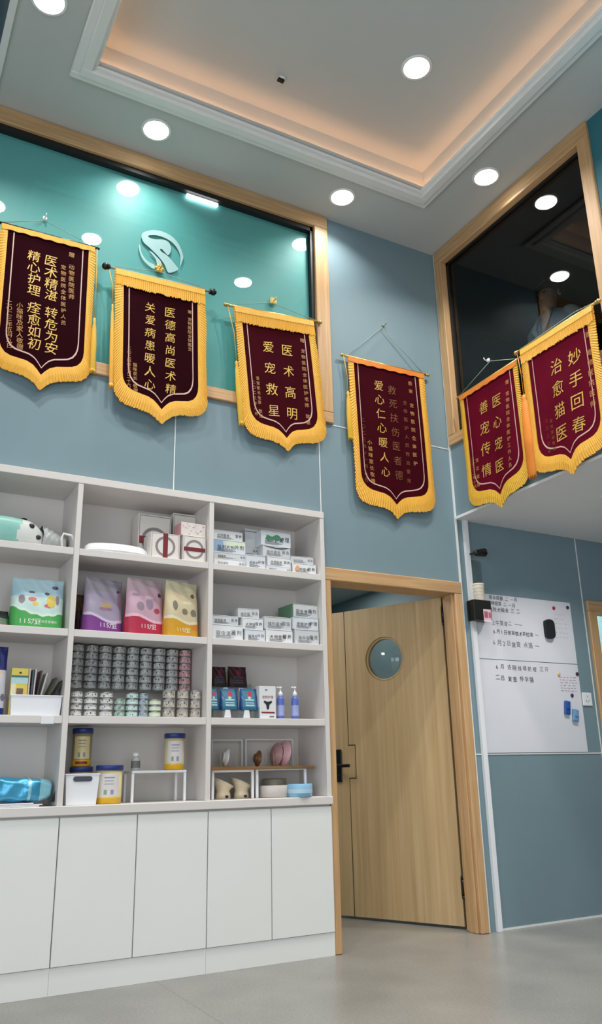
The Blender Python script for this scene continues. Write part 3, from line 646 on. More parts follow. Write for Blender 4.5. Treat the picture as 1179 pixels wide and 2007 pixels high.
# ------------------------------------------------------------------ goods on the shelves
INKS = [M_INK, mat('grey_print', (92, 96, 104), .6, noise=.1), mat('green_print', (70, 130, 98), .6, noise=.1)]
WORDS = ['驱虫滴剂', '宠物医用', '猫用片剂', '犬用营养', '体外驱虫', '皮肤护理']
WB = [mat('white_carton', (226, 228, 230), .45, noise=.02), mat('grey_white_carton', (204, 207, 210), .45, noise=.02), mat('white_carton_cool', (214, 220, 226), .42, noise=.02)]
M_GREENB = mat('green_carton', (96, 134, 106), .5, noise=.04); M_LIMEB = mat('pale_lime_print', (212, 226, 200), .5, noise=.03); M_BLUEP = mat('pale_blue_print', (150, 178, 208), .5, noise=.04)
def carton(x0, x1, z0, h, y0, d, rz, label, k, style='', group='white medicine cartons piled on the right shelves'):
    w = x1 - x0
    t = empty('medicine_carton', ((x0 + x1) / 2, y0 + d / 2, z0), rz, label, 'box', group)
    g = MB(); g.box(-w / 2, w / 2, -d / 2, d / 2, 0, h, .0015); g.build('carton', M_GREENB if style == 'greenside' else WB[k % 3], t)
    if style == 'greenside':
        g = MB(); g.box(-w / 2 + .004, w / 2 + .0004, -d / 2 - .0006, -d / 2 + .001, .003, h - .002); g.build('front_panel', WB[1], t)
    # flap seam
    g = MB(); g.box(-w / 2 + .002, w / 2 - .002, -d / 2 - .0009, -d / 2, h * .93, h * .945); g.build('flap_line', INKS[1], t)
    g = MB(); wd = WORDS[k % 6]; y = -d / 2 - .0016
    s = min(h * .34, w * .16)
    line(g, wd[:3 if w < .13 else 4], -w / 2 + w * .12, h * .42, s, y, 1.02)
    line(g, wd[2:], w / 2 - s * 2.6, h * .5, s * 1.05, y, 1.1)
    for q in range(3): g.add([(-w / 2 + w * .12, y, h * (.1 + .07 * q)), (w * (.1 + .1 * (q % 2)), y, h * (.1 + .07 * q)), (w * (.1 + .1 * (q % 2)), y, h * (.125 + .07 * q)), (-w / 2 + w * .12, y, h * (.125 + .07 * q))], [[0, 1, 2, 3]])
    g.build('printed_text', INKS[0] if k % 4 else INKS[1], t)
    y -= .0004
    if style == 'green': g = MB(); pl = smooth_poly([(-w * .3, h * .3), (-w * .1, h * .42), (w * .06, h * .36), (w * .16, h * .6), (w * .02, h * .78), (-w * .14, h * .62), (-w * .32, h * .7)], 4); g = flat_poly([pl], y); g.build('green_print', INKS[2], t)
    if style == 'blue': g = MB(); g.add([(-w / 2 + .004, y + .0012, h * .1), (-w * .15, y + .0012, h * .1), (-w * .2, y + .0012, h * .92), (-w / 2 + .004, y + .0012, h * .92)], [[0, 1, 2, 3]]); g.add([(-w * .1, y + .0012, h * .55), (w * .47, y + .0012, h * .6), (w * .47, y + .0012, h * .92), (-w * .1, y + .0012, h * .92)], [[0, 1, 2, 3]], 1); g.build('colour_panel', [M_BLUEP, M_LIMEB], t)
    if style == 'wave': pl = smooth_poly([(-w * .48, h * .92), (-w * .2, h * .8), (w * .1, h * .74), (w * .35, h * .84), (w * .48, h * .96), (w * .3, h * .9), (0, h * .84), (-w * .3, h * .9)], 4); flat_poly([pl], y).build('wave_print', INKS[0], t)
    if style == 'orange': flat_poly([smooth_poly([(-w * .42, h * .4), (-w * .32, h * .3), (-w * .2, h * .45), (-w * .3, h * .8)], 4)], y).build('orange_print', mat('orange_print', (214, 160, 110), .6, noise=.1), t)
    return t
def pxbox(l, r, top, Y):
    a, b = at(l, top, Y), at(r, top, Y); return a.x, b.x, (a.z + b.z) / 2
def pile(base, Y, rows, d, lab, k0, styles=None, rzs=None):
    # rows from the lowest: (left px, right px, top px); each stands on the one below
    z = base + .0006
    for i, (l, r, top) in enumerate(rows):
        x0, x1, zt = pxbox(l, r, top, Y); x1 = min(x1, -1.098)
        rz = rzs[i] if rzs else random.uniform(-.03, .03)
        carton(x0, x1, z, max(.02, zt - z), Y + .004 * i + abs(rz) * .1, d, rz, lab[i], k0 + i, styles[i] if styles else '')
        z = max(z + .02, zt) + .0006
B1 = SB[1]; B2 = SB[2]; B3 = SB[3]
pile(B1, .03, [(419, 480, 1096), (419, 481, 1084), (419, 482, 1058), (419, 477, 1039)], .18,
     ['lowest flat carton of the left pile on the top right shelf', 'second lowest carton of the left pile on the top right shelf', 'blue and lime printed white carton in the left pile on the top right shelf', 'topmost carton of the left pile on the top right shelf'], 0, ['', '', 'blue', ''], [0, .01, -.01, .02])
pile(B1, .0, [(484, 520, 1088)], .1, ['short white carton at the front, right of the left pile on the top right shelf'], 5)
pile(B1, .115, [(480, 506, 1037)], .1, ['upright tall white carton standing behind the short one on the top right shelf'], 1)
pile(B1, .02, [(521, 570, 1110), (524, 570, 1092), (517, 570, 1070), (513, 571, 1041)], .16,
     ['lowest carton of the middle pile on the top right shelf', 'third carton down in the middle pile on the top right shelf', 'white carton with a dark wave in the middle pile on the top right shelf', 'green printed carton on top of the middle pile on the top right shelf'], 2, ['', '', 'wave', 'green'], [0, .02, -.015, .01])
pile(B1, .01, [(576, 626, 1105), (575, 617, 1090)], .13, ['white carton with an orange print at the right end of the top right shelf', 'grey flat carton lying on the orange printed one, top right shelf'], 3, ['orange', ''], [-.06, -.12])
pile(B2, .02, [(415, 476, 1224), (415, 468, 1206)], .17, ['lower flat carton at the left end of the second right shelf', 'upper flat carton at the left end of the second right shelf'], 0, None, [.01, -.02])
pile(B2, .01, [(481, 519, 1234), (476, 516, 1211), (471, 511, 1192)], .14, ['lowest carton of the second pile on the second right shelf', 'middle carton of the second pile on the second right shelf', 'topmost carton of the second pile on the second right shelf'], 2, None, [0, .02, -.08])
pile(B2, .015, [(521, 573, 1234), (518, 571, 1209)], .16, ['lower carton of the third pile on the second right shelf', 'upper carton of the third pile on the second right shelf'], 3, None, [0, .015])
pile(B2, .005, [(578, 628, 1234), (575, 627, 1210), (573, 625, 1184)], .17, ['lowest carton of the right end pile on the second right shelf', 'middle carton of the right end pile on the second right shelf', 'green sided carton on top of the right end pile, second right shelf'], 4, ['', '', 'greenside'], [0, 0, .05])

# ---- bags
def bag(name, label, cat, l, r, top, Y, base, d, zones, mats, letters=(), lean=.0, skew=0, group=None, pinch=.12, rz=0):
    a, b = at(l, top, Y), at(r, top, Y); x0, x1 = a.x, b.x; h = (a.z + b.z) / 2 - base; w = x1 - x0
    t = empty(name, ((x0 + x1) / 2, Y + d / 2 + .02 * abs(rz), base + .0008), rz, label, cat, group)
    Nn, K = (96, 96) if name == 'litter_bag' else (40, 40)
    def surf(u, v, back):
        tt = -1 + 2 * u; W = w * (1 - pinch * .35 * math.sin(v * PI) * 0 - pinch * .25 * v)
        D = d * (1 - .93 * v ** 1.6) * (1 - .12 * math.sin(v * 9) * v)
        x = tt * W / 2 + skew * v; y = (1 if back else -1) * D / 2 * max(0, 1 - abs(tt) ** 5) ** .5 + lean * v
        y += .0025 * math.sin(tt * 9 + v * 14) * v; z = h * v - .012 * (1 - abs(tt) ** 2) * 0
        return (x, y, z)
    vs = []; fc = []; ms = []
    for back in (0, 1):
        for j in range(K + 1):
            for i in range(Nn + 1):
                vs.append(surf(i / Nn, j / K, back))
    n1 = (Nn + 1) * (K + 1)
    for back in (0, 1):
        for j in range(K):
            for i in range(Nn):
                q = back * n1 + j * (Nn + 1) + i; f = [q, q + 1, q + Nn + 2, q + Nn + 1]; fc.append(f[::-1] if back else f); ms.append(zones((i + .5) / Nn, (j + .5) / K) if not back else 0)
    mb = MB(); mb.add(vs, fc, smooth=True, mis=ms); mb.add([surf(i / Nn, 0, bk) for bk in (0, 1) for i in range(Nn + 1)], [[i, i + 1, Nn + 2 + i, Nn + 1 + i] for i in range(Nn)], 0)
    mb.build('pouch', mats, t)
    for (txt, u, v, size, mm, adv) in letters:
        g = MB(); ff = lambda X, Z: surf(min(.97, max(.03, X / (w * (1 - pinch * .25 * Z / h)) + .5)), min(1, max(0, Z / h)), 0)[1] - .0015
        line(g, txt, -w / 2 + u * w, v * h, size * h, 0, adv, ff); g.build('lettering', mm, t)
    g = MB(); vs = []
    for k in range(21):
        q = surf(.02 + .96 * k / 20, .93, 0); q2 = surf(.02 + .96 * k / 20, .945, 0); vs += [(q[0], q[1] - .001, q[2]), (q2[0], q2[1] - .001, q2[2])]
    g.add(vs, [[2 * k, 2 * k + 2, 2 * k + 3, 2 * k + 1] for k in range(20)]); g.build('seal', mats[-1], t)
    return t
def blob(u, v, cu, cv, ru, rv): return ((u - cu) / ru) ** 2 + ((v - cv) / rv) ** 2 < 1
def mk_zones(edge, blobs, sky=None):
    def z(u, v):
        for (cu, cv, ru, rv, m) in blobs:
            if blob(u, v, cu, cv, ru, rv): return m
        if v < edge(u): return 0
        if v < edge(u) + .05 + .05 * abs(u - .5) * 0: return 2
        if sky and v > sky: return 3
        return 1
    return z
Wp = mat('white_bag_print', (232, 232, 226), .45, noise=.02)
def pb(n, c): return mat(n, c, .38, noise=.04, nscale=10)
green = [pb('green_pouch', (74, 164, 84)), pb('pale_mint_pouch', (196, 222, 216)), pb('mint_white_pouch', (212, 232, 220)), pb('sky_pouch', (164, 198, 210)), pb('yellow_print', (222, 196, 84)), pb('red_print', (206, 110, 98)), pb('navy_print', (66, 74, 110)), pb('plum_grey_print', (150, 132, 140)), pb('pale_sky_pouch', (178, 210, 214))]
bag('litter_bag', 'green and sky blue pouch with yellow pictures on the left shelf column', 'bag', 28, 133, 1131, .02, B2, .13,
    mk_zones(lambda u: .24 + .13 * (abs(u - .62) * 2) ** 1.6 + .012 * math.sin(u * 30), [(.74, .55, .09, .13, 4), (.44, .48, .06, .045, 4), (.38, .57, .08, .05, 5), (.18, .56, .06, .09, 7), (.86, .58, .04, .1, 7), (.82, .84, .065, .04, 6), (.37, .72, .06, .025, 6), (.66, .7, .05, .03, 6), (.70, .45, .1, .04, 5)], .62), green, [('115力豆', .14, .13, .13, Wp, .62), ('天然豆腐猫砂', .5, .135, .058, Wp, 1.05)])
purple = [pb('purple_pouch', (122, 60, 136)), pb('lilac_grey_pouch', (160, 150, 172)), pb('lilac_pouch', (200, 186, 212)), pb('grey_lilac_pouch', (152, 146, 160)), pb('tan_print', (186, 160, 110)), pb('mauve_print', (150, 120, 140)), pb('dark_mauve_print', (84, 72, 96)), pb('pale_lilac_seal', (168, 160, 172))]
bag('litter_bag', 'purple and lilac pouch, left of the three on the middle column', 'bag', 168, 251, 1131, .03, B2, .108,
    mk_zones(lambda u: .27 - .08 * u + .04 * math.sin(u * 6 + 1.2), [(.5, .5, .15, .045, 4), (.48, .43, .18, .035, 5), (.4, .6, .12, .05, 1), (.86, .6, .06, .16, 5), (.85, .78, .05, .03, 6)], .75), purple, [('115力豆', .3, .14, .11, Wp, .62)], rz=.26)
pink = [pb('crimson_pouch', (178, 44, 74)), pb('rose_grey_pouch', (196, 160, 178)), pb('rose_pouch', (222, 186, 200)), pb('dusty_rose_pouch', (190, 164, 174)), pb('grey_rose_print', (150, 132, 148)), pb('red_rose_print', (170, 70, 90)), pb('dark_plum_print', (96, 60, 84)), pb('pale_rose_seal', (200, 176, 184))]
bag('litter_bag', 'crimson and rose pouch, middle of the three on the middle column', 'bag', 250, 331, 1133, .015, B2, .108,
    mk_zones(lambda u: .30 - .08 * u + .03 * math.sin(u * 7), [(.3, .5, .1, .08, 4), (.55, .55, .1, .1, 4), (.74, .44, .08, .05, 5), (.2, .7, .1, .03, 4), (.86, .74, .05, .04, 6), (.56, .68, .12, .03, 2)], .78), pink, [('115力豆', .28, .15, .1, Wp, .62)], rz=.26)
yellow = [pb('amber_pouch', (206, 152, 40)), pb('cream_pouch', (206, 192, 158)), pb('pale_cream_pouch', (220, 212, 180)), pb('khaki_cream_pouch', (196, 188, 156)), pb('olive_grey_print', (124, 120, 104)), pb('orange_print_bag', (206, 130, 50)), pb('brown_print', (110, 80, 54)), pb('pale_khaki_seal', (204, 198, 172))]
bag('litter_bag', 'amber and cream pouch, right of the three on the middle column', 'bag', 326, 398, 1138, .0, B2, .108,
    mk_zones(lambda u: .29 - .06 * u + .03 * math.sin(u * 7 + .6), [(.22, .55, .07, .09, 4), (.5, .45, .09, .06, 4), (.78, .44, .1, .07, 4), (.8, .76, .06, .04, 6), (.82, .66, .07, .05, 3), (.6, .62, .14, .03, 2), (.82, .18, .14, .06, 5)], .8), yellow, [('115力豆', .22, .12, .09, Wp, .62)], rz=.26)
bag('pet_bag', 'dark brown pouch half hidden behind the purple one', 'bag', 152, 178, 1163, .16, B2, .1, lambda u, v: 1 if v > .6 else 0, [pb('dark_brown_pouch', (56, 30, 36)), pb('bronze_print', (96, 70, 40)), pb('dark_seal', (60, 44, 40))])
bag('pet_bag', 'low dark green and black bag at the left edge of the second shelf', 'bag', -40, 27, 1192, .03, B2, .16, lambda u, v: 1 if v < .2 else (2 if v < .5 else 0), [pb('near_black_pouch', (34, 34, 36)), pb('dark_red_pouch', (96, 36, 34)), pb('dark_green_pouch', (44, 84, 50))], pinch=.6)
bag('pet_bag', 'navy blue and white bag at the left edge beside the white bin', 'bag', -45, 22, 1264, .0, B3, .12, lambda u, v: 0 if v < .1 or v > .66 else (2 if blob(u, v, .55, .6, .3, .1) else 3 if blob(u, v, .9, .25, .08, .06) else 1), [pb('navy_pouch', (24, 34, 108)), pb('silver_white_pouch', (196, 196, 206)), pb('salmon_print', (224, 190, 170)), pb('slate_print', (110, 110, 122)), pb('deep_navy_seal', (18, 24, 84))])

# ---- plastic-wrapped pet pad pack
pp = empty('pet_pad_pack', (-2.85, .12, B1), 0, 'mint and white clear wrapped pet pad pack with black spots on the top left shelf', 'pack')
def pillow(x0, x1, y0, y1, h, zf, zones=None, n=36, m=18):
    mb = MB(); vs = []; fc = []; ms = []
    for top in (1, 0):
        for j in range(m + 1):
            for i in range(n + 1):
                u = i / n; v = j / m
                e = (max(0, 1 - abs(2 * u - 1) ** 3) * max(0, 1 - abs(2 * v - 1) ** 4)) ** .5
                vs.append((x0 + (x1 - x0) * u, y0 + (y1 - y0) * v, h * .4 + (h * .6 * e if top else -h * .4 * e) + zf(u, v) * (1 if top else 0)))
    n1 = (n + 1) * (m + 1)
    for top in (1, 0):
        for j in range(m):
            for i in range(n):
                q = (1 - top) * n1 + j * (n + 1) + i; f = [q, q + 1, q + n + 2, q + n + 1]; fc.append(f if top else f[::-1]); ms.append(zones(i / n, j / m) if zones else 0)
    mb.add(vs, fc, smooth=True, mis=ms); return mb
a = at(0, 1010, .05); b = at(90, 1008, .05); xe = at(140, 1060, .05).x
g = MB()
# a squat rounded pack seen from its long front face
umint = (at(36, 1040, .03).x + 3.19) / (at(92, 1040, .03).x + 3.19)
def pack_sc(u): return max(.05, 1 - max(0, (u - .74) / .26) ** 2.5 * .5) * (1 - .03 * math.sin(u * 9))
def padpack(x0, x1, y0, y1, h, n=40, m=24):
    mb = MB(); vs = []; fc = []; ms = []
    for i in range(n + 1):
        u = i / n; x = x0 + (x1 - x0) * u; sc = pack_sc(u)
        for k in range(m):
            th = 2 * PI * k / m; c, s_ = math.cos(th), math.sin(th)
            yy = math.copysign(abs(c) ** .55, c); zz = math.copysign(abs(s_) ** .6, s_)
            vs.append((x, (y0 + y1) / 2 + (y1 - y0) / 2 * yy * sc, h / 2 * sc * (1 + zz) + .001))
    for i in range(n):
        for k in range(m):
            fc.append([i * m + k, i * m + (k + 1) % m, (i + 1) * m + (k + 1) % m, (i + 1) * m + k]); u = i / n; ms.append(1 if u < umint + .03 * math.sin(k * .9) else 0)
    fc.append([n * m + k for k in range(m)]); ms.append(0); fc.append(list(range(m))[::-1]); ms.append(1)
    mb.add(vs, fc, smooth=True, mis=ms); return mb
hp = a.z - B1
P = padpack(-.34, at(92, 1040, .03).x + 2.85, -.11, .12, hp)
P.build('pad_stack', [mat('pad_white', (214, 218, 214), .35, noise=.05, nscale=12), mat('pad_mint', (138, 194, 184), .35, noise=.08, nscale=14)], pp)
g = MB()
for (px, py, sx_, sz_) in ((47, 1018, .017, .009), (62, 1031, .016, .014), (74, 1053, .017, .013), (81, 1069, .016, .008)):
    for st in range(400):       # walk along the sight line to the pack's skin
        q = at(px, py, -.03 + .0006 * st); X = q.x + 2.85; Zl = q.z - B1; u_ = (X + .34) / (at(92, 1040, .03).x + 2.85 + .34)
        sc_ = pack_sc(u_)
        if 0 <= u_ <= 1 and abs((q.y - .125) / (.115 * sc_)) ** (2 / .55) + abs(2 * (Zl - .001) / (hp * sc_) - 1) ** (2 / .6) <= 1: break
    g.sphere((X, q.y - .12 + .002, max(.008, Zl)), 1, 0, (sx_, .009, sz_), 14)
g.build('spot', M_INK, pp)
q0 = at(82, 1018, .05).x + 2.85; q1 = xe + 2.85
g = MB(); vs = []; fc = []; n, m = 22, 20
for i in range(n + 1):
    u = i / n
    for k in range(m):
        th = 2 * PI * k / m; wob = 1 + .09 * math.sin(k * 2.1 + i * 1.3); vs.append((q0 + .012 + (q1 - q0 - .03) * u, .02 + .11 * (1 - .55 * u) * math.cos(th) * wob, max(.002, hp * .45 * (1 - .25 * u) + hp * .47 * (1 - .42 * u ** 2) * math.sin(th) * wob)))
for i in range(n):
    for k in range(m): fc.append([i * m + k, i * m + (k + 1) % m, (i + 1) * m + (k + 1) % m, (i + 1) * m + k])
g.add(vs, fc, smooth=True); g.build('wrapping', mat('crinkled_clear_wrap', (196, 200, 198), .25, noise=.08, nscale=30, bump=.5, bscale=35), pp)
g = MB(); hx = at(121, 1055, .03).x + 2.85; g.tube([(hx, -.115, .004), (hx - .006, -.115, .05), (hx + .002, -.115, .078), (hx + .045, -.115, .072), (hx + .055, -.11, .05)], .006, 8); g.build('carry_handle', M_PLASTIC, pp)

# ---- tray and cake-like gift boxes
l_, r_, zt = pxbox(162, 292, 1066, .07)
tr = empty('oval_tray', ((l_ + r_) / 2, .07, B1), 0, 'white oval plastic tray lid lying on the top middle shelf', 'tray')
rw_ = (r_ - l_) / 2
MB().lathe([(rw_ * .9, .0008), (rw_, .004), (rw_ * 1.0, .012), (rw_ * .97, .02), (rw_ * .94, .042), (rw_ * .84, .056), (rw_ * .5, .062), (.004, .064)], 48, sy=.42).build('tray_body', M_PLASTIC, tr)
MB().lathe([(rw_ * .965, .015), (rw_ * 1.02, .013), (rw_ * 1.02, .018), (rw_ * .965, .021)], 48, sy=.43, cap=False).build('rim', M_PLASTIC, tr)
M_GIFT = mat('cream_carton', (226, 220, 214), .45, noise=.02); M_GREYR = mat('grey_ring_print', (140, 134, 132), .5, noise=.05); M_BAND = mat('burgundy_band', (122, 36, 46), .45, noise=.05); M_PINKP = mat('pink_pattern', (214, 150, 156), .5, noise=.1)
def gift(l, r, top, Y, base, d, vert, label, rz=0, half=False):
    x0, x1, zt = pxbox(l, r, top, Y); w = x1 - x0; h = zt - base
    t = empty('gift_box', ((x0 + x1) / 2, Y + d / 2, base + .0006), rz, label, 'box', 'cream boxes with a grey ring and burgundy band')
    MB().box(-w / 2, w / 2, -d / 2, d / 2, 0, h, .002).build('carton', M_GIFT, t)
    y = -d / 2 - .0008; cz = h * .48; R = min(w, h) * .4; n = 40
    vs = []
    for k in range(n): a = 2 * PI * k / n; vs += [(R * math.cos(a), y, cz + R * math.sin(a)), (R * .76 * math.cos(a), y, cz + R * .76 * math.sin(a))]
    MB().add(vs, [[2 * k, 2 * ((k + 1) % n), 2 * ((k + 1) % n) + 1, 2 * k + 1] for k in range(n)]).build('ring_print', M_GREYR, t)
    g = MB()
    if vert: g.box(-w * .08, w * .08, y - .0012, y + .0006, cz - R * 1.08, h + .0006)
    else: g.box(-w * .46, w * .46, y - .0012, y + .0006, cz - h * .08, cz + h * .07)
    g.build('band', M_BAND, t)
    g = MB()
    for (a0, a1, b0, b1) in ((-w * .47, w * .47, h * .96, h * .975), (-w * .47, -w * .455, h * .05, h * .97), (w * .455, w * .47, h * .05, h * .97)): g.add([(a0, y + .0003, b0), (a1, y + .0003, b0), (a1, y + .0003, b1), (a0, y + .0003, b1)], [[0, 1, 2, 3]])
    g.build('edge_print', M_GREYR, t)
    return zt
gift(272, 336, 1010, .15, B1, .12, False, 'cream ring printed box at the back left of the gift boxes')
z1_ = gift(359, 404, 1051, .0, B1, .13, False, 'cream box with a level burgundy band at the front right of the gift boxes')
gift(296, 353, 1046, .0, B1, .13, True, 'cream box with an upright burgundy band at the front of the gift boxes')
gift(340, 385, 1008, .17, B1, .1, False, 'cream ring printed box at the back right of the gift boxes')
x0, x1, zt = pxbox(354, 403, 1026, .01); cb = empty('small_patterned_box', ((x0 + x1) / 2, .06, z1_ + .0012), .05, 'small cream box with pink pattern on top of a gift box', 'box')
hh = zt - z1_; w = x1 - x0; MB().box(-w / 2, w / 2, -.05, .05, 0, hh, .002).build('carton', M_GIFT, cb)
g = MB(); rr = random.Random(3)
for k in range(26):
    cx, cz = rr.uniform(-w * .46, w * .46), rr.uniform(hh * .1, hh * .9); s_ = rr.uniform(.002, .005); g.add([(cx - s_, -.0508, cz), (cx, -.0508, cz - s_), (cx + s_, -.0508, cz), (cx, -.0508, cz + s_)], [[0, 1, 2, 3]])
g.build('pattern', M_PINKP, cb)
MB().box(-w / 2 - .0006, -w / 2 + .001, -.048, .048, .003, hh - .003).build('side_panel', M_PINKP, cb)

# ---- cans
def can_mesh(r, h, mats):
    g = MB(); g.lathe([(r * .9, .0), (r * .97, .001), (r * .985, .003), (r * .95, .005), (r * .955, h - .006), (r * .985, h - .004), (r * .99, h - .001), (r * .95, h), (r * .93, h - .003), (r * .01, h - .0035)], 28, mis=[0, 0, 0, 1, 0, 0, 0, 0, 0])
    rr = random.Random(int(r * 1e5) + len(mats)); 
    for k in range(16):      # printed marks round the label
        a0 = 2 * PI * k / 16 + rr.uniform(-.1, .1); zz = rr.uniform(.2, .6) * h; dz = rr.uniform(.12, .3) * h; da = rr.uniform(.08, .22); vs = []
        for q in range(5):
            a = a0 + da * (q / 4 - .5); vs += [(r * .957 * math.cos(a), r * .957 * math.sin(a), zz), (r * .957 * math.cos(a), r * .957 * math.sin(a), zz + dz)]
        g.add(vs, [[2 * q, 2 * q + 2, 2 * q + 3, 2 * q + 1] for q in range(4)], 2 if k % 3 else 3)
    o = g.build('food_can', mats); me = o.data; bpy.data.objects.remove(o); return me
M_TIN = mat('tin_rim', (168, 170, 172), .3, metal=.85, noise=.05); M_TINL = mat('pale_tin_label', (206, 206, 202), .45, noise=.12, nscale=40)
M_CDARK = mat('dark_can_print', (58, 60, 62), .5, noise=.1); M_CWHITE = mat('white_can_print', (220, 220, 218), .5, noise=.1)
CANM = {
    'grey': [M_TIN, mat('grey_can_label', (176, 178, 176), .42, noise=.2, nscale=60), M_CDARK, M_CWHITE],
    'rose': [M_TIN, mat('rose_can_label', (200, 152, 156), .42, noise=.2, nscale=60), mat('wine_can_print', (120, 48, 62), .5, noise=.1), M_CWHITE],
    'silver': [M_TIN, M_TINL, M_CDARK, M_CWHITE],
    'green': [M_TIN, mat('sage_can_label', (146, 178, 162), .42, noise=.1, nscale=60), M_CDARK, M_CWHITE],
    'mint': [M_TIN, mat('mint_can_label', (190, 218, 212), .42, noise=.1, nscale=60), mat('teal_can_print', (84, 124, 128), .5, noise=.1), M_CWHITE],
    'blue': [M_TIN, mat('blue_can_label', (146, 164, 176), .42, noise=.1, nscale=60), mat('slate_can_print', (70, 84, 104), .5, noise=.1), M_CWHITE],
    'lime': [M_TIN, mat('lime_can_label', (206, 222, 190), .42, noise=.08, nscale=60), M_CWHITE, M_CWHITE],
    'bronze': [M_TIN, mat('bronze_can_label', (176, 168, 158), .4, noise=.2, nscale=60), M_CDARK, M_CWHITE]}
CMESH = {}
ORD = ['lowest', 'second lowest', 'third lowest', 'fourth lowest', 'fifth lowest', 'topmost']
STK = ['first', 'second', 'third', 'fourth', 'fifth', 'sixth', 'seventh', 'eighth', 'ninth', 'tenth']
def cans(x, y, z, r, h, n, kind, row, idx, adj):
    key = (kind, round(r, 4), round(h, 4))
    if key not in CMESH: CMESH[key] = can_mesh(r, h, CANM[kind])
    for k in range(n):
        o = bpy.data.objects.new('food_can', CMESH[key]); COL.objects.link(o); o.location = (x + random.uniform(-.0008, .0008), y, z + k * (h + .0004)); o.rotation_euler = (0, 0, random.uniform(0, 6.28))
        pos = ORD[k] if k < n - 1 else 'topmost'
        tag(o, '%s pet food can, %s of the %s %s stack from left' % (adj, pos, STK[idx], row), 'can', 'pet food cans stacked in the middle column')
zr = at(270, 1351, .12).z
ra = empty('acrylic_riser', (-2.17, .2, B3), 0, 'clear acrylic step raising the back rows of cans', 'riser')
g = MB(); g.box(-.345, .30, -.085, .085, zr - B3 - .004, zr - B3, .001); g.build('step_plate', M_ACRYL, ra)
for sx_ in (-.343, .295): g = MB(); g.box(sx_, sx_ + .004, -.085, .085, .0006, zr - B3 - .0042); g.build('step_leg', M_ACRYL, ra)
bx0 = at(150, 1310, .2).x; bx1 = at(362, 1310, .2).x; bh = (at(260, 1270, .2).z - zr) / 6 - .0004
sp_ = (bx1 - bx0) / 8
for k in range(9):
    cans(bx0 + sp_ * k, .205, zr + .0006, sp_ * .47, bh, 6, 'rose' if k == 8 else 'grey', 'back', k, 'rose' if k == 8 else 'grey')
FR = [(138, 161, 4, 'silver', 'silver'), (164, 190, 4, 'silver', 'silver'), (194, 221, 4, 'silver', 'silver'), (223, 245, 3, 'green', 'sage green'), (246, 270, 4, 'mint', 'mint'), (271, 290, 4, 'blue', 'grey blue'), (291, 315, 3, 'lime', 'pale lime'), (318, 343, 3, 'bronze', 'tall bronze'), (346, 369, 3, 'bronze', 'tall bronze'), (372, 393, 3, 'bronze', 'tall bronze')]
prev = None
for k, (l, r, n, kind, adj) in enumerate(FR):
    a, b = at(l, 1390, .04).x, at(r, 1390, .04).x; rad = min((b - a) / 2, .0345)
    hcan = (at(180, 1356, .04).z - B3) / 4 - .0006 if n == 4 or kind in ('green', 'lime') else (at(340, 1352, .04).z - B3) / 3 - .0006
    cans((a + b) / 2, .045, B3 + .0006, rad, hcan, n, kind, 'front', k, adj)

# ---- milk powder tins, basket, small stand
M_TIN_Y = mat('cream_tin_paper', (232, 214, 158), .4, noise=.03); M_TINB = mat('amber_tin_base', (228, 178, 40), .35, noise=.04); M_LID = mat('navy_lid', (36, 56, 122), .4, noise=.04); M_TLAB = mat('pale_tin_panel', (222, 218, 214), .45, noise=.03); M_RED = mat('dark_red_print', (140, 40, 36), .5, noise=.05)
def tin(l, r, top, Y, base, label, dark=False):
    a, b = at(l, top, Y), at(r, top, Y); R = (b.x - a.x) / 2; h = (a.z + b.z) / 2 - base
    t = empty('powder_tin', ((a.x + b.x) / 2, Y, base + .0006), 0, label, 'tin', 'cream milk powder tins with navy lids')
    hl_ = h * .14
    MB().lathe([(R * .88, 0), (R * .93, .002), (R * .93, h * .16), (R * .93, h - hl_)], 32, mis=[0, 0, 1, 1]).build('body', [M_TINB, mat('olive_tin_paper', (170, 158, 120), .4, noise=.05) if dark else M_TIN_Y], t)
    MB().lathe([(R * .95, h - hl_ + .0004), (R, h - hl_ + .002), (R, h - .003), (R * .97, h), (R * .9, h - .001), (R * .88, h - .004), (.001, h - .0042)], 32).build('lid', M_LID, t)
    g = MB(); vs = []; n = 14
    for q in range(n + 1):
        an = -PI / 2 - .25 + (q / n - .5) * 1.7; vs += [(R * .936 * math.cos(an), R * .936 * math.sin(an), h * .2), (R * .936 * math.cos(an), R * .936 * math.sin(an), h * .78)]
    g.add(vs, [[2 * q, 2 * q + 2, 2 * q + 3, 2 * q + 1] for q in range(n)], 0, True)
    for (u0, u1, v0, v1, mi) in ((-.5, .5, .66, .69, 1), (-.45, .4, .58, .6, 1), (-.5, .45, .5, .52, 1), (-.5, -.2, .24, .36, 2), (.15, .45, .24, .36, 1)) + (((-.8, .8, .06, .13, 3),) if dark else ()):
        vs = []
        for q in range(7):
            an = -PI / 2 - .25 + (u0 + (u1 - u0) * q / 6) * .8; vs += [(R * .942 * math.cos(an), R * .942 * math.sin(an), h * v0), (R * .942 * math.cos(an), R * .942 * math.sin(an), h * v1)]
        g.add(vs, [[2 * q, 2 * q + 2, 2 * q + 3, 2 * q + 1] for q in range(6)], mi, True)
    g.build('label_panel', [M_TLAB if not dark else M_TIN_Y, mat('lilac_print', (150, 146, 178), .5, noise=.05), mat('sage_print', (140, 160, 140), .5, noise=.05), M_RED], t)
    return t, (a.z + b.z) / 2, R
YB_ = .15
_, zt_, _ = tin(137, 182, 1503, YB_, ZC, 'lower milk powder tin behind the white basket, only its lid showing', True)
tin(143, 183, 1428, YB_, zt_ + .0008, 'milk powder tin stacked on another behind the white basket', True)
tin(189, 241, 1500, .06, ZC, 'milk powder tin standing on the worktop beside the white basket')
tz = at(300, 1510, .05).z
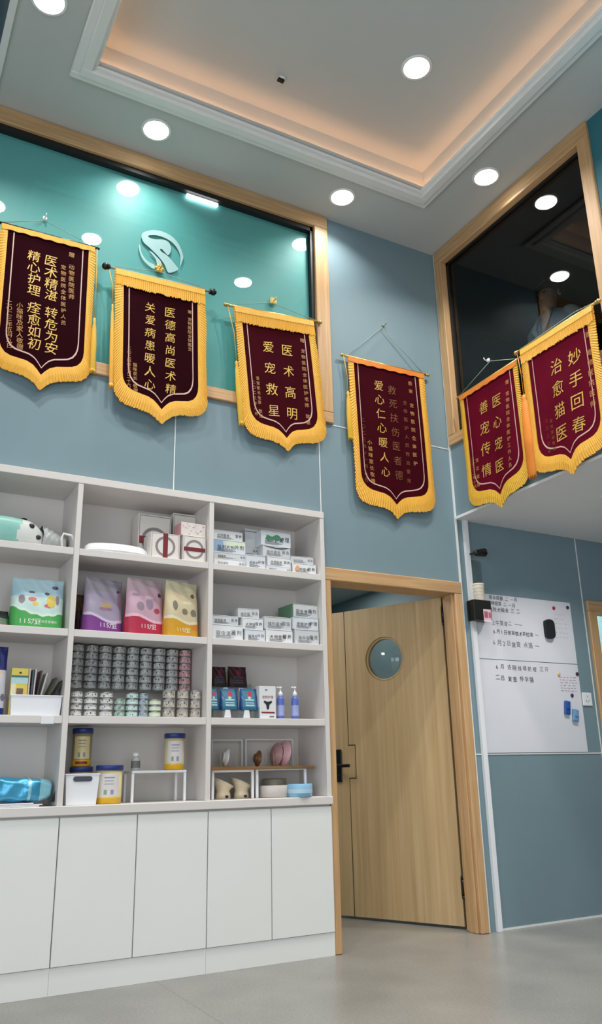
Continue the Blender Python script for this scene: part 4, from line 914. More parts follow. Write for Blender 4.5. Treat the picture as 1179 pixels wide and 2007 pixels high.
tb_ = empty('small_table_stand', (at(307, 1510, .1).x, .12, ZC), 0, 'small white table shaped stand on the worktop in the middle column', 'stand')
sw = (at(361, 1512, .05).x - at(254, 1512, .05).x) / 2
hz_ = tz - ZC
g = MB(); g.box(-sw, sw, -.07, .08, hz_ - .012, hz_, .002); g.build('stand_top', M_PLASTIC, tb_)
for sx_ in (-1, 1):
    for yy in (-.068, .062): g = MB(); g.box(sx_ * sw - (.013 if sx_ > 0 else 0), sx_ * sw + (0 if sx_ > 0 else .013), yy, yy + .016, .0006, hz_ - .0122, .002); g.build('stand_leg', M_PLASTIC, tb_)
tin(323, 362, 1438, .10, tz + .0006, 'milk powder tin standing on the small white stand')
a, b = at(257, 1476, .09), at(276, 1476, .09); R = (b.x - a.x) / 2; h = a.z - tz
bt = empty('glass_bottle', ((a.x + b.x) / 2, .09, tz + .0008), 0, 'small clear bottle with a grey label on the small white stand', 'bottle')
MB().lathe([(R * .8, 0), (R * .9, .003), (R * .9, h * .66), (R * .5, h * .76), (R * .5, h * .82)], 24).build('bottle_body', mat('grey_glass', (176, 178, 176), .15, noise=.05), bt)
MB().lathe([(R * .58, h * .80), (R * .6, h * .82), (R * .6, h * .98), (R * .5, h)], 20).build('cap', M_PLASTIC, bt)
MB().lathe([(R * .92, h * .15), (R * .92, h * .55)], 24, cap=False).build('bottle_label', mat('dark_grey_label', (110, 110, 108), .5, noise=.2, nscale=80), bt)
# basket
a, b = at(130, 1517, -.005), at(196, 1517, -.005); w = (b.x - a.x) / 2; h = a.z - ZC
bk = empty('storage_basket', ((a.x + b.x) / 2, .055, ZC + .0006), 0, 'white tapered plastic basket with a slot handle at the left of the middle column', 'basket')
def basket(w, d, h, th, tap=.88):
    mb = MB(); vs = []
    for (W, D, Z) in ((w * tap, d * tap, 0), (w, d, h), (w - th, d - th, h), (w * tap - th, d * tap - th, th)):
        vs += [(-W, -D, Z), (W, -D, Z), (W, D, Z), (-W, D, Z)]
    fc = [[3, 2, 1, 0], [12, 13, 14, 15]]
    for l in range(3):
        for k in range(4): fc.append([l * 4 + k, l * 4 + (k + 1) % 4, l * 4 + 4 + (k + 1) % 4, l * 4 + 4 + k])
    mb.add(vs, fc); mb.box(-w - .003, w + .003, -d - .003, -d + .001, h - .006, h, .0012); mb.box(-w - .003, -w + .001, -d, d, h - .006, h, .0012); mb.box(w - .001, w + .003, -d, d, h - .006, h, .0012); return mb
basket(w, .055, h, .003).build('basket_body', M_PLASTIC, bk)
g = MB(); yy = -.055 * (.88 + .12 * .83)
pl = [(-w * .42 + .012 * math.cos(a_) * (1) , h * .83 + .012 * math.sin(a_)) for a_ in [PI / 2 + PI * k / 8 for k in range(9)]] + [(w * .42 + .012 * math.cos(a_), h * .83 + .012 * math.sin(a_)) for a_ in [-PI / 2 + PI * k / 8 for k in range(9)]]
flat_poly([pl], 0); mbh = MB(); mbh.prism(pl, yy - .003, yy - .0005); mbh.build('slot_handle', mat('slot_shadow_grey', (70, 74, 86), .6, noise=.05), bk)

# ---- left column: bin with books and foil bag
a, b = at(22, 1361, .0), at(122, 1361, .0); w = (b.x - a.x) / 2; h = a.z - B3
bn = empty('storage_bin', ((a.x + b.x) / 2, .07, B3 + .0006), 0, 'low white plastic bin holding booklets on the third left shelf', 'bin')
basket(w, .07, h, .004, .95).build('bin_body', M_PLASTIC, bn)
bcx = (a.x + b.x) / 2
def slab(name, cat, label, l, r, top, Y, th, m, lean=0, ry=0, group=None, front=None):
    p, q = at(l, top, Y), at(r, top, Y); ww = q.x - p.x; hh_ = p.z - B3 - .006
    t = empty(name, ((p.x + q.x) / 2 if not ry else p.x, Y + th / 2, B3 + .006), 0, label, cat, group); t.rotation_euler = (lean, ry, 0)
    o = MB(); x0 = -ww / 2 if not ry else 0; o.box(x0, x0 + ww, -th / 2, th / 2, 0, hh_, .001); o.build('cover' if cat == 'booklet' else 'carton', m, t)
    return t, ww, hh_
M_YP = mat('yellow_pack', (226, 206, 92), .45, noise=.04)
t_, ww, hh_ = slab('treat_pack', 'pack', 'yellow treat pack with a teal stripe in the white bin', 24, 57, 1309, .03, .03, M_YP)
g = MB()
def fr(g, x0, x1, z0, z1, y, mi): g.add([(x0, y, z0), (x1, y, z0), (x1, y, z1), (x0, y, z1)], [[0, 1, 2, 3]], mi)
fr(g, -ww * .5, ww * .5, hh_ * .80, hh_ * .84, -.0158, 0); fr(g, -ww * .5, ww * .5, hh_ * .66, hh_ * .795, -.0158, 1); fr(g, -ww * .48, -ww * .2, hh_ * .3, hh_ * .66, -.0158, 2); fr(g, -ww * .14, ww * .25, hh_ * .38, hh_ * .56, -.0158, 3)
fr(g, -ww * .05, ww * .08, hh_ * .88, hh_ * .92, -.0158, 4); g.build('pack_print', [mat('teal_stripe', (40, 110, 120), .5), mat('pale_blue_stripe', (182, 212, 214), .5), mat('cream_stripe', (232, 224, 190), .5), mat('brown_picture', (120, 92, 84), .5, noise=.3, nscale=60), M_INK], t_)
BK = [(58, 61, 1310, 'white_pink_cover', (216, 196, 190), 'white booklet standing next to the yellow pack', 0), (63, 66, 1312, 'slate_cover', (76, 92, 104), 'slate booklet, second in the white bin', .02), (67, 70, 1311, 'pale_rose_cover', (206, 190, 196), 'pale rose booklet, third in the white bin', .03), (72, 75, 1313, 'dark_brown_cover', (74, 58, 58), 'dark brown booklet, fourth in the white bin', .10), (75, 78, 1316, 'pale_grey_cover', (190, 190, 184), 'pale grey booklet, fifth in the white bin', .20), (79, 83, 1320, 'olive_cover', (62, 66, 40), 'olive green booklet leaning in the white bin', .40), (86, 90, 1322, 'black_olive_cover', (40, 42, 30), 'black green booklet leaning furthest right in the white bin', .50)]
for (l, r, top, n_, c_, lb_, ry) in BK:
    slab('booklet', 'booklet', lb_, l, r, top, .025, .09, mat(n_, c_, .5, noise=.05), 0, max(ry, .001), 'booklets standing in the white bin')
p = at(93, 1411, -.03)
pt = MB(); pt.box(p.x - .03, p.x + .03, -.0315, -.0278, B3 - .04, B3 - .004, .0008); pt.build('price_tag', M_PAPER)
tag(bpy.data.objects['price_tag'], 'small white price tag clipped to the third left shelf edge', 'tag')
# blue foil bag lying on papers
M_FOIL = mat('blue_foil', (72, 158, 196), .22, noise=.3, nscale=9, metal=.35, bump=.6, bscale=18); M_FOIL2 = mat('pale_foil', (150, 210, 226), .22, noise=.2, nscale=12, metal=.3)
x0 = -3.18; x1 = at(97, 1570, .03).x
pr_ = empty('magazine_stack', ((x0 + x1) / 2, .08, ZC + .0006), 0, 'crumpled white papers under the blue foil bag', 'papers')
g = MB(); rr = random.Random(5)
for k in range(3):
    w0 = (x1 - x0) / 2 * rr.uniform(.8, .95); g.box(-w0, w0 - .02, -.085 + rr.uniform(0, .01), .09, k * .006, k * .006 + .0052, .0008, 0, Matrix.Rotation(rr.uniform(-.02, .02), 4, 'Z'))
g.build('sheets', M_PAPER, pr_)
fb = empty('foil_bag', ((x0 + x1) / 2, .08, ZC + .026), 0, 'shiny blue foil bag lying on papers at the lower left', 'bag'); fb.rotation_euler = (0, .03, 0)
hf = at(70, 1521, .06).z - ZC - .026
def foil(w, d, h, n=44, m=28):
    mb = MB(); vs = []; fc = []; ms = []
    for i in range(n + 1):
        u = i / n
        for k in range(m):
            th = 2 * PI * k / m; c, s_ = math.cos(th), math.sin(th)
            e = 1 - .25 * abs(2 * u - 1) ** 6; wob = 1 + .035 * math.sin(u * 41 + k * .8) + .025 * math.sin(u * 23 - k * 1.7)
            vs.append((-w + 2 * w * u, d * math.copysign(abs(c) ** .5, c) * e * wob, h / 2 + h / 2 * math.copysign(abs(s_) ** .6, s_) * e * wob))
    for i in range(n):
        for k in range(m): fc.append([i * m + k, i * m + (k + 1) % m, (i + 1) * m + (k + 1) % m, (i + 1) * m + k]); ms.append(1 if i % 11 == 3 or i > n - 5 else 0)
    fc.append([n * m + k for k in range(m)]); ms.append(1); fc.append(list(range(m))[::-1]); ms.append(0)
    mb.add(vs, fc, smooth=True, mis=ms); return mb
foil((x1 - x0) / 2, .085, hf).build('bag_body', [M_FOIL, M_FOIL2], fb)
g = MB(); w = (x1 - x0) / 2
g.add([(w - .002, -.075, .004), (w + .018, -.07, .002), (w + .022, .06, .002), (w - .002, .07, .004), (w + .02, -.06, hf * .8), (w + .024, .05, hf * .8)], [[0, 1, 2, 3], [1, 4, 5, 2]]); g.build('seal_flap', mat('dark_foil', (28, 60, 78), .3, metal=.3, noise=.2), fb)

# ---- right column, third shelf: packets in acrylic holders, carton, pump bottles
M_BROWNP = pb('dark_maroon_packet', (60, 22, 28)); M_BLUEPK = pb('teal_blue_packet', (58, 120, 148)); M_REDP = pb('crimson_print', (190, 44, 66)); M_PALEP = pb('pale_print', (176, 204, 206)); M_NAVYS = pb('blue_packet_side', (34, 72, 128)); M_MAGP = pb('wine_print', (134, 24, 50)); M_SLATEP = pb('slate_packet_print', (74, 62, 82))
def packet(l, r, top, Y, base, d, mats, label, group, lean=.1):
    bag('treat_packet', label, 'packet', l, r, top, Y, base, d, lambda u, v: (1 if abs(u - .55) < .12 and .62 < v < .86 else 2 if abs(u - .5) < .26 and (.18 < v < .24 or .3 < v < .34 or .42 < v < .5 or blob(u, v, .5, .56, .1, .06)) else (3 if u > .86 or u < .1 else 0)), mats, (), lean, 0, group, .3)
zb2 = at(450, 1345, .12).z; zb1 = at(450, 1392, .03).z
def holder(label, l, r, Y, base, zt):
    p, q = at(l, 1390, Y), at(r, 1390, Y); t = empty('acrylic_holder', ((p.x + q.x) / 2, Y + .03, base + .0006), 0, label, 'holder')
    w = (q.x - p.x) / 2; hh_ = zt - base
    MB().box(-w, w, -.035, .04, hh_ - .004, hh_, .001).build('tray_plate', M_ACRYL, t)
    for s_ in (-1, 1): MB().box(s_ * w - (.004 if s_ > 0 else 0), s_ * w + (.004 if s_ < 0 else 0), -.035, .04, .0004, hh_ - .0042).build('holder_leg', M_ACRYL, t)
    MB().box(-w, w, -.036, -.033, hh_ + .0002, hh_ + .016).build('front_lip', M_ACRYL, t)
    for cx in (-w * .38, w * .42):
        g = MB(); g.prism([(cx - .02, .002), (cx + .02, .002), (cx + .013, hh_ * .96), (cx - .013, hh_ * .96)], -.042, -.038); g.build('price_card', M_PAPER, t)
holder('front clear acrylic holder carrying teal packets on the third right shelf', 415, 508, .0, B3, zb1)
holder('back clear acrylic holder carrying dark packets on the third right shelf', 416, 492, .14, B3, zb2)
for k, (l, r) in enumerate(((410, 432), (434, 470), (473, 508))):
    packet(l, r, 1349, .005, zb1 + .0006, .05, [M_BLUEPK, M_REDP, M_PALEP, M_NAVYS], ['narrow teal treat packet at the left of the front holder', 'teal treat packet in the middle of the front holder', 'teal treat packet at the right of the front holder'][k], 'teal treat packets in the front holder', .01)
for k, (l, r) in enumerate(((417, 447), (449, 487))):
    packet(l, r, 1306, .15, zb2 + .0006, .045, [M_BROWNP, M_MAGP, M_SLATEP, pb('brown_packet_side', (48, 22, 20))], ['dark maroon treat packet at the left of the back holder', 'dark maroon treat packet at the right of the back holder'][k], 'dark treat packets in the back holder', .01)
x0, x1, zt = pxbox(508, 540, 1345, .0); w = x1 - x0; h = zt - B3
ct = empty('pet_carton', ((x0 + x1) / 2, .03, B3 + .0006), 0, 'tall white carton with a black dog head between the packets and the pump bottles', 'box')
MB().box(-w / 2, w / 2, -.03, .03, 0, h, .0015).build('carton', WB[0], ct)
g = MB(); line(g, '宠物护理', -w * .34, h * .66, w * .17, -.0312, 1.0); g.build('title', M_RED, ct)
dog = smooth_poly([(-w * .1, h * .42), (-w * .24, h * .5), (-w * .2, h * .55), (-w * .06, h * .52), (w * .08, h * .52), (w * .22, h * .55), (w * .25, h * .49), (w * .1, h * .42), (w * .08, h * .32), (0, h * .27), (-w * .07, h * .32)], 3)
flat_poly([dog], -.0312).build('dog_head', M_INK, ct)
g = MB(); fr(g, -w * .38, w * .42, h * .16, h * .21, -.0312, 0); fr(g, w * .1, w * .38, h * .04, h * .08, -.0312, 1); fr(g, -w * .16, -w * .02, h * .86, h * .9, -.0312, 1); g.build('stripe', [M_RED, M_INKF], ct)
for k, (cx, top, lb_) in enumerate(((549, 1346, 'blue pump bottle next to the white carton'), (577, 1346, 'blue pump bottle standing alone at the right of the third shelf'))):
    p = at(cx, top, .03); h = p.z - B3; R = .021
    t = empty('pump_bottle', (p.x, .03, B3 + .0006), .2 * k, lb_, 'bottle', 'blue pump bottles on the third right shelf')
    MB().lathe([(R * .92, 0), (R, .003), (R, h * .60), (R * .8, h * .67), (R * .45, h * .70), (R * .45, h * .72)], 28).build('bottle_body', mat('periwinkle_bottle', (92, 112, 190), .3, noise=.04), t)
    MB().lathe([(R * 1.01, h * .10), (R * 1.01, h * .42)], 28, cap=False).build('bottle_label', mat('pale_bottle_label', (160, 168, 218), .4, noise=.08, nscale=60), t)
    g = MB(); g.lathe([(R * .5, h * .70), (R * .62, h * .705), (R * .62, h * .80), (R * .3, h * .84), (R * .22, h * .86), (R * .22, h * .94), (R * .45, h * .95), (R * .45, h * .99), (R * .1, h)], 20); g.tube([(0, 0, h * .972), (-R * .9, -.002, h * .972), (-R * 1.25, -.002, h * .955)], .0038, 8); g.build('pump', M_PLASTIC, t)

# ---- right column, worktop level: wooden wire rack, bowls
zrk = at(520, 1502, .08).z
rk = empty('bowl_rack', (-1.42, .12, ZC), 0, 'two tier rack of white frames and a wooden board at the lower right', 'rack')
lx0 = at(412, 1505, .05).x + 1.42; lx1 = at(614, 1500, .1).x + 1.42
g = MB(); g.box(lx0, lx1 - .02, -.07, .15, zrk - ZC - .016, zrk - ZC, .003); g.build('wooden_board', mat('honey_board', (158, 116, 66), .45, rgb2=(132, 92, 50), nscale=3, stretch=(2, 20, 20)), rk)
def frame(nm, l, r, top, bot, Y, th, zb):
    p, q = at(l, (top + bot) / 2, Y), at(r, (top + bot) / 2, Y); zt = at((l + r) / 2, top, Y).z; g = MB(); X0, X1 = p.x + 1.42, q.x + 1.42; yy = Y - .12
    g.box(X0, X0 + th, yy, yy + th, zb - ZC, zt - ZC, .002); g.box(X1 - th, X1, yy, yy + th, zb - ZC, zt - ZC, .002); g.box(X0 + th, X1 - th, yy, yy + th, zt - ZC - th, zt - ZC, .002); g.build(nm, M_PLASTIC, rk)
frame('lower_frame', 415, 498, 1508, 1565, .07, .014, ZC + .0006); frame('lower_frame', 502, 601, 1504, 1562, .07, .014, ZC + .0006)
frame('upper_frame', 414, 476, 1449, 1500, .24, .009, zrk + .0006); frame('upper_frame', 481, 575, 1448, 1498, .24, .009, zrk + .0006)
for (cx, n_) in ((440, 4), (545, 5)):
    for k in range(n_):
        p = at(cx - 22 + 15 * k, 1480, .12); g = MB(); g.tube([(p.x + 1.42, 0.01, zrk - ZC - .001), (p.x + 1.42, 0.01, zrk - ZC + .07)], .0022, 8); g.build('dowel', mat('pale_dowel', (190, 170, 140), .5, noise=.05), rk)
def plate(cx, cy, R, Y, rz, m, label):
    p = at(cx, cy, Y); t = empty('pet_dish', (p.x, Y, zrk + .0008), rz, label, 'dish'); q = Matrix.Translation((0, 0, R * .99)) @ Matrix.Rotation(.16, 4, 'Y') @ Matrix.Rotation(PI / 2, 4, 'Y')
    MB().lathe([(.001, .0), (R * .55, .0), (R * .6, .004), (R * .96, .014), (R, .017), (R * .97, .02), (R * .6, .008), (.001, .006)], 36, M=q, cap=False).build('dish_bowl', m, t)
    MB().lathe([(R * .5, -.006), (R * .55, -.001)], 32, M=q, cap=False).build('foot_ring', m, t)
M_CER = mat('white_ceramic', (226, 226, 220), .2, noise=.02)
plate(437, 1480, .052, .13, -.1, M_CER, 'small white dish standing on edge in the rack')
plate(551, 1470, .072, .12, .1, mat('pink_ceramic', (214, 166, 172), .25, noise=.03), 'large pink dish standing on edge in the rack')
plate(536, 1475, .066, .15, .1, mat('dusty_pink_ceramic', (184, 140, 142), .25, noise=.03), 'dusty pink dish standing behind the large pink one')
plate(500, 1486, .045, .15, -.05, mat('brown_ceramic', (112, 72, 44), .3, noise=.08), 'brown dish standing on edge in the middle of the rack')
M_CREAM = mat('cream_ceramic', (224, 208, 178), .25, noise=.03)
def boat(l, r, top, Y, label):
    p, q = at(l, 1550, Y), at(r, 1550, Y); R = (q.x - p.x) / 2; zt = at((l + r) / 2, top, Y).z; h = zt - ZC
    t = empty('tilted_bowl', ((p.x + q.x) / 2, Y, ZC + .0006), 0, label, 'bowl', 'cream tilted pet bowls under the rack')
    n = 40; g = MB(); vs = []; prof = [(.62, 0), (.70, .01), (.66, .22), (.58, .36), (.74, .5), (1.0, .72), (.93, .72), (.6, .46), (.001, .42)]
    for (rr_, zz) in prof:
        for k in range(n):
            a = 2 * PI * k / n; tilt = (-.42 * math.cos(a) * (zz > .45) * min(1, (zz - .4) * 3)) if zz > .45 else 0
            vs.append((R * rr_ * math.cos(a), R * .85 * rr_ * math.sin(a), h * max(0, zz + tilt * .62 + (.05 if zz > .45 else 0))))
    fc = []
    for i in range(len(prof) - 1):
        for k in range(n): fc.append([i * n + k, i * n + (k + 1) % n, (i + 1) * n + (k + 1) % n, (i + 1) * n + k])
    g.add(vs, fc, smooth=True); g.build('bowl_body', M_CREAM, t)
    g = MB(); g.sphere((R * .12, -R * .85 * .66, h * .10), 1, 0, (.011, .004, .008), 12); g.build('notch', M_INK, t)
boat(416, 457, 1524, .14, 'cream tilted pet bowl at the left under the rack'); boat(452, 493, 1524, .15, 'cream tilted pet bowl right of the first one under the rack')
def bowl(cx, w_px, top, Y, m, label, stripes=None):
    p, q = at(cx - w_px / 2, top, Y), at(cx + w_px / 2, top, Y); R = (q.x - p.x) / 2; h = p.z - ZC
    t = empty('pet_bowl', ((p.x + q.x) / 2, Y, ZC + .0006), 0, label, 'bowl'); MB().lathe([(R * .9, 0), (R * .97, .002), (R, h * .5), (R, h * .96), (R * .97, h), (R * .92, h * .95), (R * .8, h * .3), (.001, h * .25)], 36).build('bowl_body', m, t)
    if stripes: MB().lathe([(R * 1.004, h * .3), (R * 1.006, h * .62)], 36, cap=False).build('band', stripes, t)
bowl(536, 54, 1540, .10, mat('greige_ceramic', (202, 196, 190), .3, noise=.04), 'wide greige pet bowl under the right frame of the rack')
bowl(537, 42, 1527, .21, mat('olive_ceramic', (150, 146, 128), .35, noise=.05), 'dark olive bowl behind the greige one')
bowl(587, 43, 1537, .014, mat('light_blue_ceramic', (142, 190, 222), .3, noise=.03), 'light blue pet bowl at the right end of the worktop', mat('pale_blue_ceramic', (176, 210, 230), .3, noise=.03))

# ------------------------------------------------------------------ whiteboard wall
def sheet(z0, z1, label):
    t = empty('whiteboard_sheet', (.525, -.001, z0), 0, label, 'whiteboard')
    MB().box(-.452, .462, -.0045, -.0002, 0, z1 - z0, .0012).build('board', M_BOARD, t)
    return t
up = sheet(1.604, 2.041, 'upper whiteboard sheet with lines of handwriting and two magnets')
lo_ = sheet(1.011, 1.600, 'lower whiteboard sheet, mostly blank, with two lines of handwriting')
def hand(root, rows):
    for (txt, l, y, r, size, mi) in rows:
        g = MB(); p, q = at(l, y, -.006), at(r, y, -.006); n = sum(.5 if c == ' ' else 1 for c in txt); size = min(size, (q.x - p.x) / n * .98); adv = (q.x - p.x) / n / size
        line(g, txt, p.x - .525, p.z - root.location.z, size, -.0056, adv, None, .09, -.01); g.build('handwriting', M_INKF if mi else M_INK, root)
hand(up, [('驱虫提醒 二 一月', 957, 1170, 1012, .03, 0), ('猫咪疫苗 二 一月', 955, 1181, 1008, .03, 0), ('住院犬输液 三 二', 957, 1193, 1018, .034, 0), ('上午复查二 一一', 962, 1219, 1022, .036, 1), ('6月1日带猫做术前检查 一', 964, 1237, 1054, .042, 0), ('6月2日复查 点滴 一', 963, 1259, 1056, .046, 1)])
hand(lo_, [('6月 去除线结防疫 三只', 968, 1306, 1076, .036, 0), ('二日 复查 怀孕猫', 970, 1328, 1046, .038, 0)])
def magnet(px, py, m, label, r=.013):
    p = at(px, py, -.006); t = empty('round_magnet', (p.x, -.0058, p.z), 0, label, 'magnet', 'round magnets on the whiteboard')
    MB().lathe([(r, 0), (r, .004), (r * .8, .0075), (r * .3, .008), (.0005, .008)], 24, M=Matrix.Rotation(PI / 2, 4, 'X')).build('magnet_body', m, t)
magnet(1084, 1192, mat('red_magnet', (172, 40, 70), .35, noise=.05), 'red round magnet at the upper right of the whiteboard')
magnet(1111, 1191, mat('slate_magnet', (50, 58, 76), .35, noise=.05), 'dark blue round magnet at the top right corner of the whiteboard')
magnet(1094, 1322, mat('yellow_magnet', (206, 192, 96), .35, noise=.05), 'yellow round magnet above the small note')
magnet(1130, 1321, mat('plum_magnet', (70, 34, 60), .35, noise=.05), 'dark plum magnet at the right edge of the whiteboard')
magnet(1120, 1363, mat('violet_magnet', (64, 50, 88), .35, noise=.05), 'dark violet magnet under the small note')
def note(l, r, top, bot, label, rows, col):
    p = at(l, top, -.006); q = at(r, bot, -.006); t = empty('paper_note', ((p.x + q.x) / 2, -.0052, q.z), 0, label, 'note'); w = (q.x - p.x) / 2; h = p.z - q.z
    MB().box(-w, w, -.0005, .0004, 0, h).build('paper', mat('note_paper', (224, 224, 232), .6, noise=.02), t)
    g = MB(); rr = random.Random(rows)
    for k in range(rows):
        zz = h * (.15 + .75 * k / rows); x0 = -w * .8
        while x0 < w * .7:
            ln = rr.uniform(.01, .03); fr(g, x0, min(w * .9, x0 + ln), zz, zz + .004, -.0010, rr.choice((0, 0, 1))); x0 += ln + rr.uniform(.006, .02)
    g.build('note_text', col, t)
note(1080, 1116, 1188, 1262, 'pale note hanging from the red and dark blue magnets', 6, [mat('pale_text', (196, 198, 210), .6), mat('pale_text_grey', (184, 186, 196), .6)])
note(1091, 1136, 1318, 1362, 'small note with red and grey writing under the yellow magnet', 6, [mat('grey_text', (140, 136, 160), .6), mat('rose_text', (196, 120, 140), .6)])
p = at(1076, 1233, -.02); t = empty('board_eraser', (p.x, -.0058, p.z), 0, 'black rounded whiteboard eraser on the right of the upper sheet', 'eraser')
a_, b_ = at(1068, 1233, -.02), at(1085, 1233, -.02); w = (b_.x - a_.x) / 2; h = (at(1076, 1215, -.02).z - at(1076, 1252, -.02).z) / 2
rr_ = w * .8; pl = []
for (cx, cz, a0) in ((w - rr_, h - rr_, 0), (-w + rr_, h - rr_, PI / 2), (-w + rr_, -h + rr_, PI), (w - rr_, -h + rr_, 1.5 * PI)): pl += [(cx + rr_ * math.cos(a0 + PI / 2 * k / 7), cz + rr_ * math.sin(a0 + PI / 2 * k / 7)) for k in range(8)]
g = MB(); g.prism(pl, -.0275, -.0035); g.build('eraser_body', mat('black_rubber', (24, 25, 32), .6, noise=.1), t)
MB().box(-w * .9, w * .9, -.0033, -.0003, -h * .85, h * .85).build('felt_pad', mat('grey_felt', (110, 110, 112), .9, noise=.1), t)
def clip(cx, cy, wpx, hpx, m, label):
    p = at(cx, cy, -.02); w = wpx * .0037; h = hpx * .0034; t = empty('magnetic_clip', (p.x, -.0058, p.z), .0, label, 'clip'); t.rotation_euler = (0, .15, 0)
    MB().box(-w / 2, w / 2, -.02, -.0008, -h / 2, h / 2, .006, seg=3).build('clip_body', m, t); MB().box(-w * .3, w * .3, -.026, -.0202, -h * .1, h * .42, .002).build('clip_lever', m, t)
clip(1112, 1387, 13, 27, mat('royal_blue_plastic', (44, 86, 158), .35, noise=.05), 'royal blue magnetic clip at the lower right of the whiteboard')
clip(1128, 1402, 14, 24, mat('pale_blue_plastic', (112, 158, 198), .35, noise=.05), 'pale blue magnetic clip right of the royal blue one')
# socket
p = at(1138, 1357, -.004); q = at(1161, 1384, -.004); t = empty('wall_socket', ((p.x + q.x) / 2, -.0006, (p.z + q.z) / 2), 0, 'white wall socket plate right of the whiteboard', 'socket')
w = .045; MB().box(-w, w, -.009, 0, -w, w, .003).build('socket_plate', M_PLASTIC, t)
g = MB()
for (cx, cz, a_) in ((0, .018, 0), (-.014, -.012, .5), (.014, -.012, -.5), (0, -.02, 0)): g.box(-.002, .002, -.0096, -.0088, -.007, .007, 0, 0, Matrix.Translation((cx, 0, cz)) @ Matrix.Rotation(a_, 4, 'Y'))
g.build('socket_slot', mat('socket_dark', (90, 92, 96), .6), t)
# black lamp/camera above the board
p = at(934, 1085, -.05); t = empty('wall_camera', (p.x, 0, p.z), 0, 'small black camera on a bracket above the left of the whiteboard', 'camera')
g = MB(); g.lathe([(.012, -.045), (.020, -.03), (.026, .02), (.029, .04), (.027, .046), (.02, .044)], 20, c=(0, -.075, 0), M=Matrix.Rotation(1.45, 4, 'Y') @ Matrix.Rotation(.15, 4, 'X')); g.build('camera_body', M_BLACK, t)
g = MB(); g.lathe([(.0195, .0435), (.0195, .047)], 20, c=(0, -.075, 0), M=Matrix.Rotation(1.45, 4, 'Y') @ Matrix.Rotation(.15, 4, 'X')); g.build('lens', mat('lens_grey', (120, 124, 130), .1, noise=.05), t)
g = MB(); g.tube([(-.035, -.0005, .0), (-.035, -.04, -.002), (-.02, -.07, 0)], .007, 10); g.box(-.055, -.015, -.006, -.0003, -.03, .03, .002); g.build('bracket', M_BLACK, t)
p = at(928, 1128, -.02); t = empty('hanging_pouch', (p.x + .03, -.001, at(936, 1155, -.02).z), 0, 'clear empty pouch hanging on the wall under the black camera', 'pouch')
g = MB(); hh_ = at(936, 1098, -.02).z - at(936, 1155, -.02).z; g.box(-.04, .05, -.012, -.002, 0, hh_, .003); g.build('pouch_film', glass_mat('faint_film', (.85, .88, .88), 1.35, .04, .2), t)
g = MB(); g.tube([(-.045, -.008, hh_ + .02), (-.045, -.01, -.05)], .005, 8); g.build('cable', mat('grey_cable', (70, 76, 80), .6, noise=.05), t)
# black holder with cups
p = at(940, 1197, -.05); zb_ = at(940, 1216, -.06).z; zt_ = at(940, 1177, -.06).z; w = (at(957, 1197, -.06).x - at(924, 1197, -.06).x) / 2
t = empty('cup_holder', (p.x, -.0058, zb_), 0, 'black box holder fixed to the top left of the whiteboard', 'holder'); h = zt_ - zb_
g = MB(); g.box(-w, w, -.075, -.07, 0, h, .002); g.box(-w, w, -.006, -.0006, 0, h, .002); g.box(-w, -w + .005, -.0698, -.0062, 0, h, .002); g.box(w - .005, w, -.0698, -.0062, 0, h, .002); g.box(-w + .0052, w - .0052, -.0698, -.0062, 0, .006); g.build('holder_box', M_BLACK, t)
hc = at(942, 1145, -.045).z - zb_ - .008
t2 = empty('paper_cups', (p.x + .01, -.0435, zb_ + .0075), 0, 'stack of cream paper cups standing in the black holder', 'cups')
MB().lathe([(.026, 0), (.028, .01), (.037, hc - .03), (.0385, hc)], 28).build('cup_wall', mat('cream_paper_cup', (226, 216, 196), .5, noise=.03), t2)
g = MB()
for k in range(4): z_ = hc - .012 - k * .022; g.lathe([(.0378 - k * .0012, z_), (.041 - k * .0012, z_ + .003), (.0378 - k * .0012, z_ + .006)], 28, cap=False)
g.build('cup_rim', mat('cream_rim', (234, 226, 208), .45, noise=.03), t2)
t3 = empty('pink_label_card', (p.x + w * .42, -.0818, zb_ - .012), 0, 'pink and white card hanging on the front of the black holder', 'card')
MB().box(-.03, .034, -.001, .001, 0, .085, .0005).build('card', mat('pale_pink_card', (228, 196, 204), .5, noise=.05), t3)
g = MB(); fr(g, -.024, .006, .028, .07, -.0014, 0); fr(g, .012, .03, .03, .066, -.0014, 0); fr(g, -.03, .034, .004, .012, -.0014, 1); g.build('card_print', [mat('rose_card_print', (176, 90, 112), .5, noise=.2, nscale=60), M_PAPER], t3)

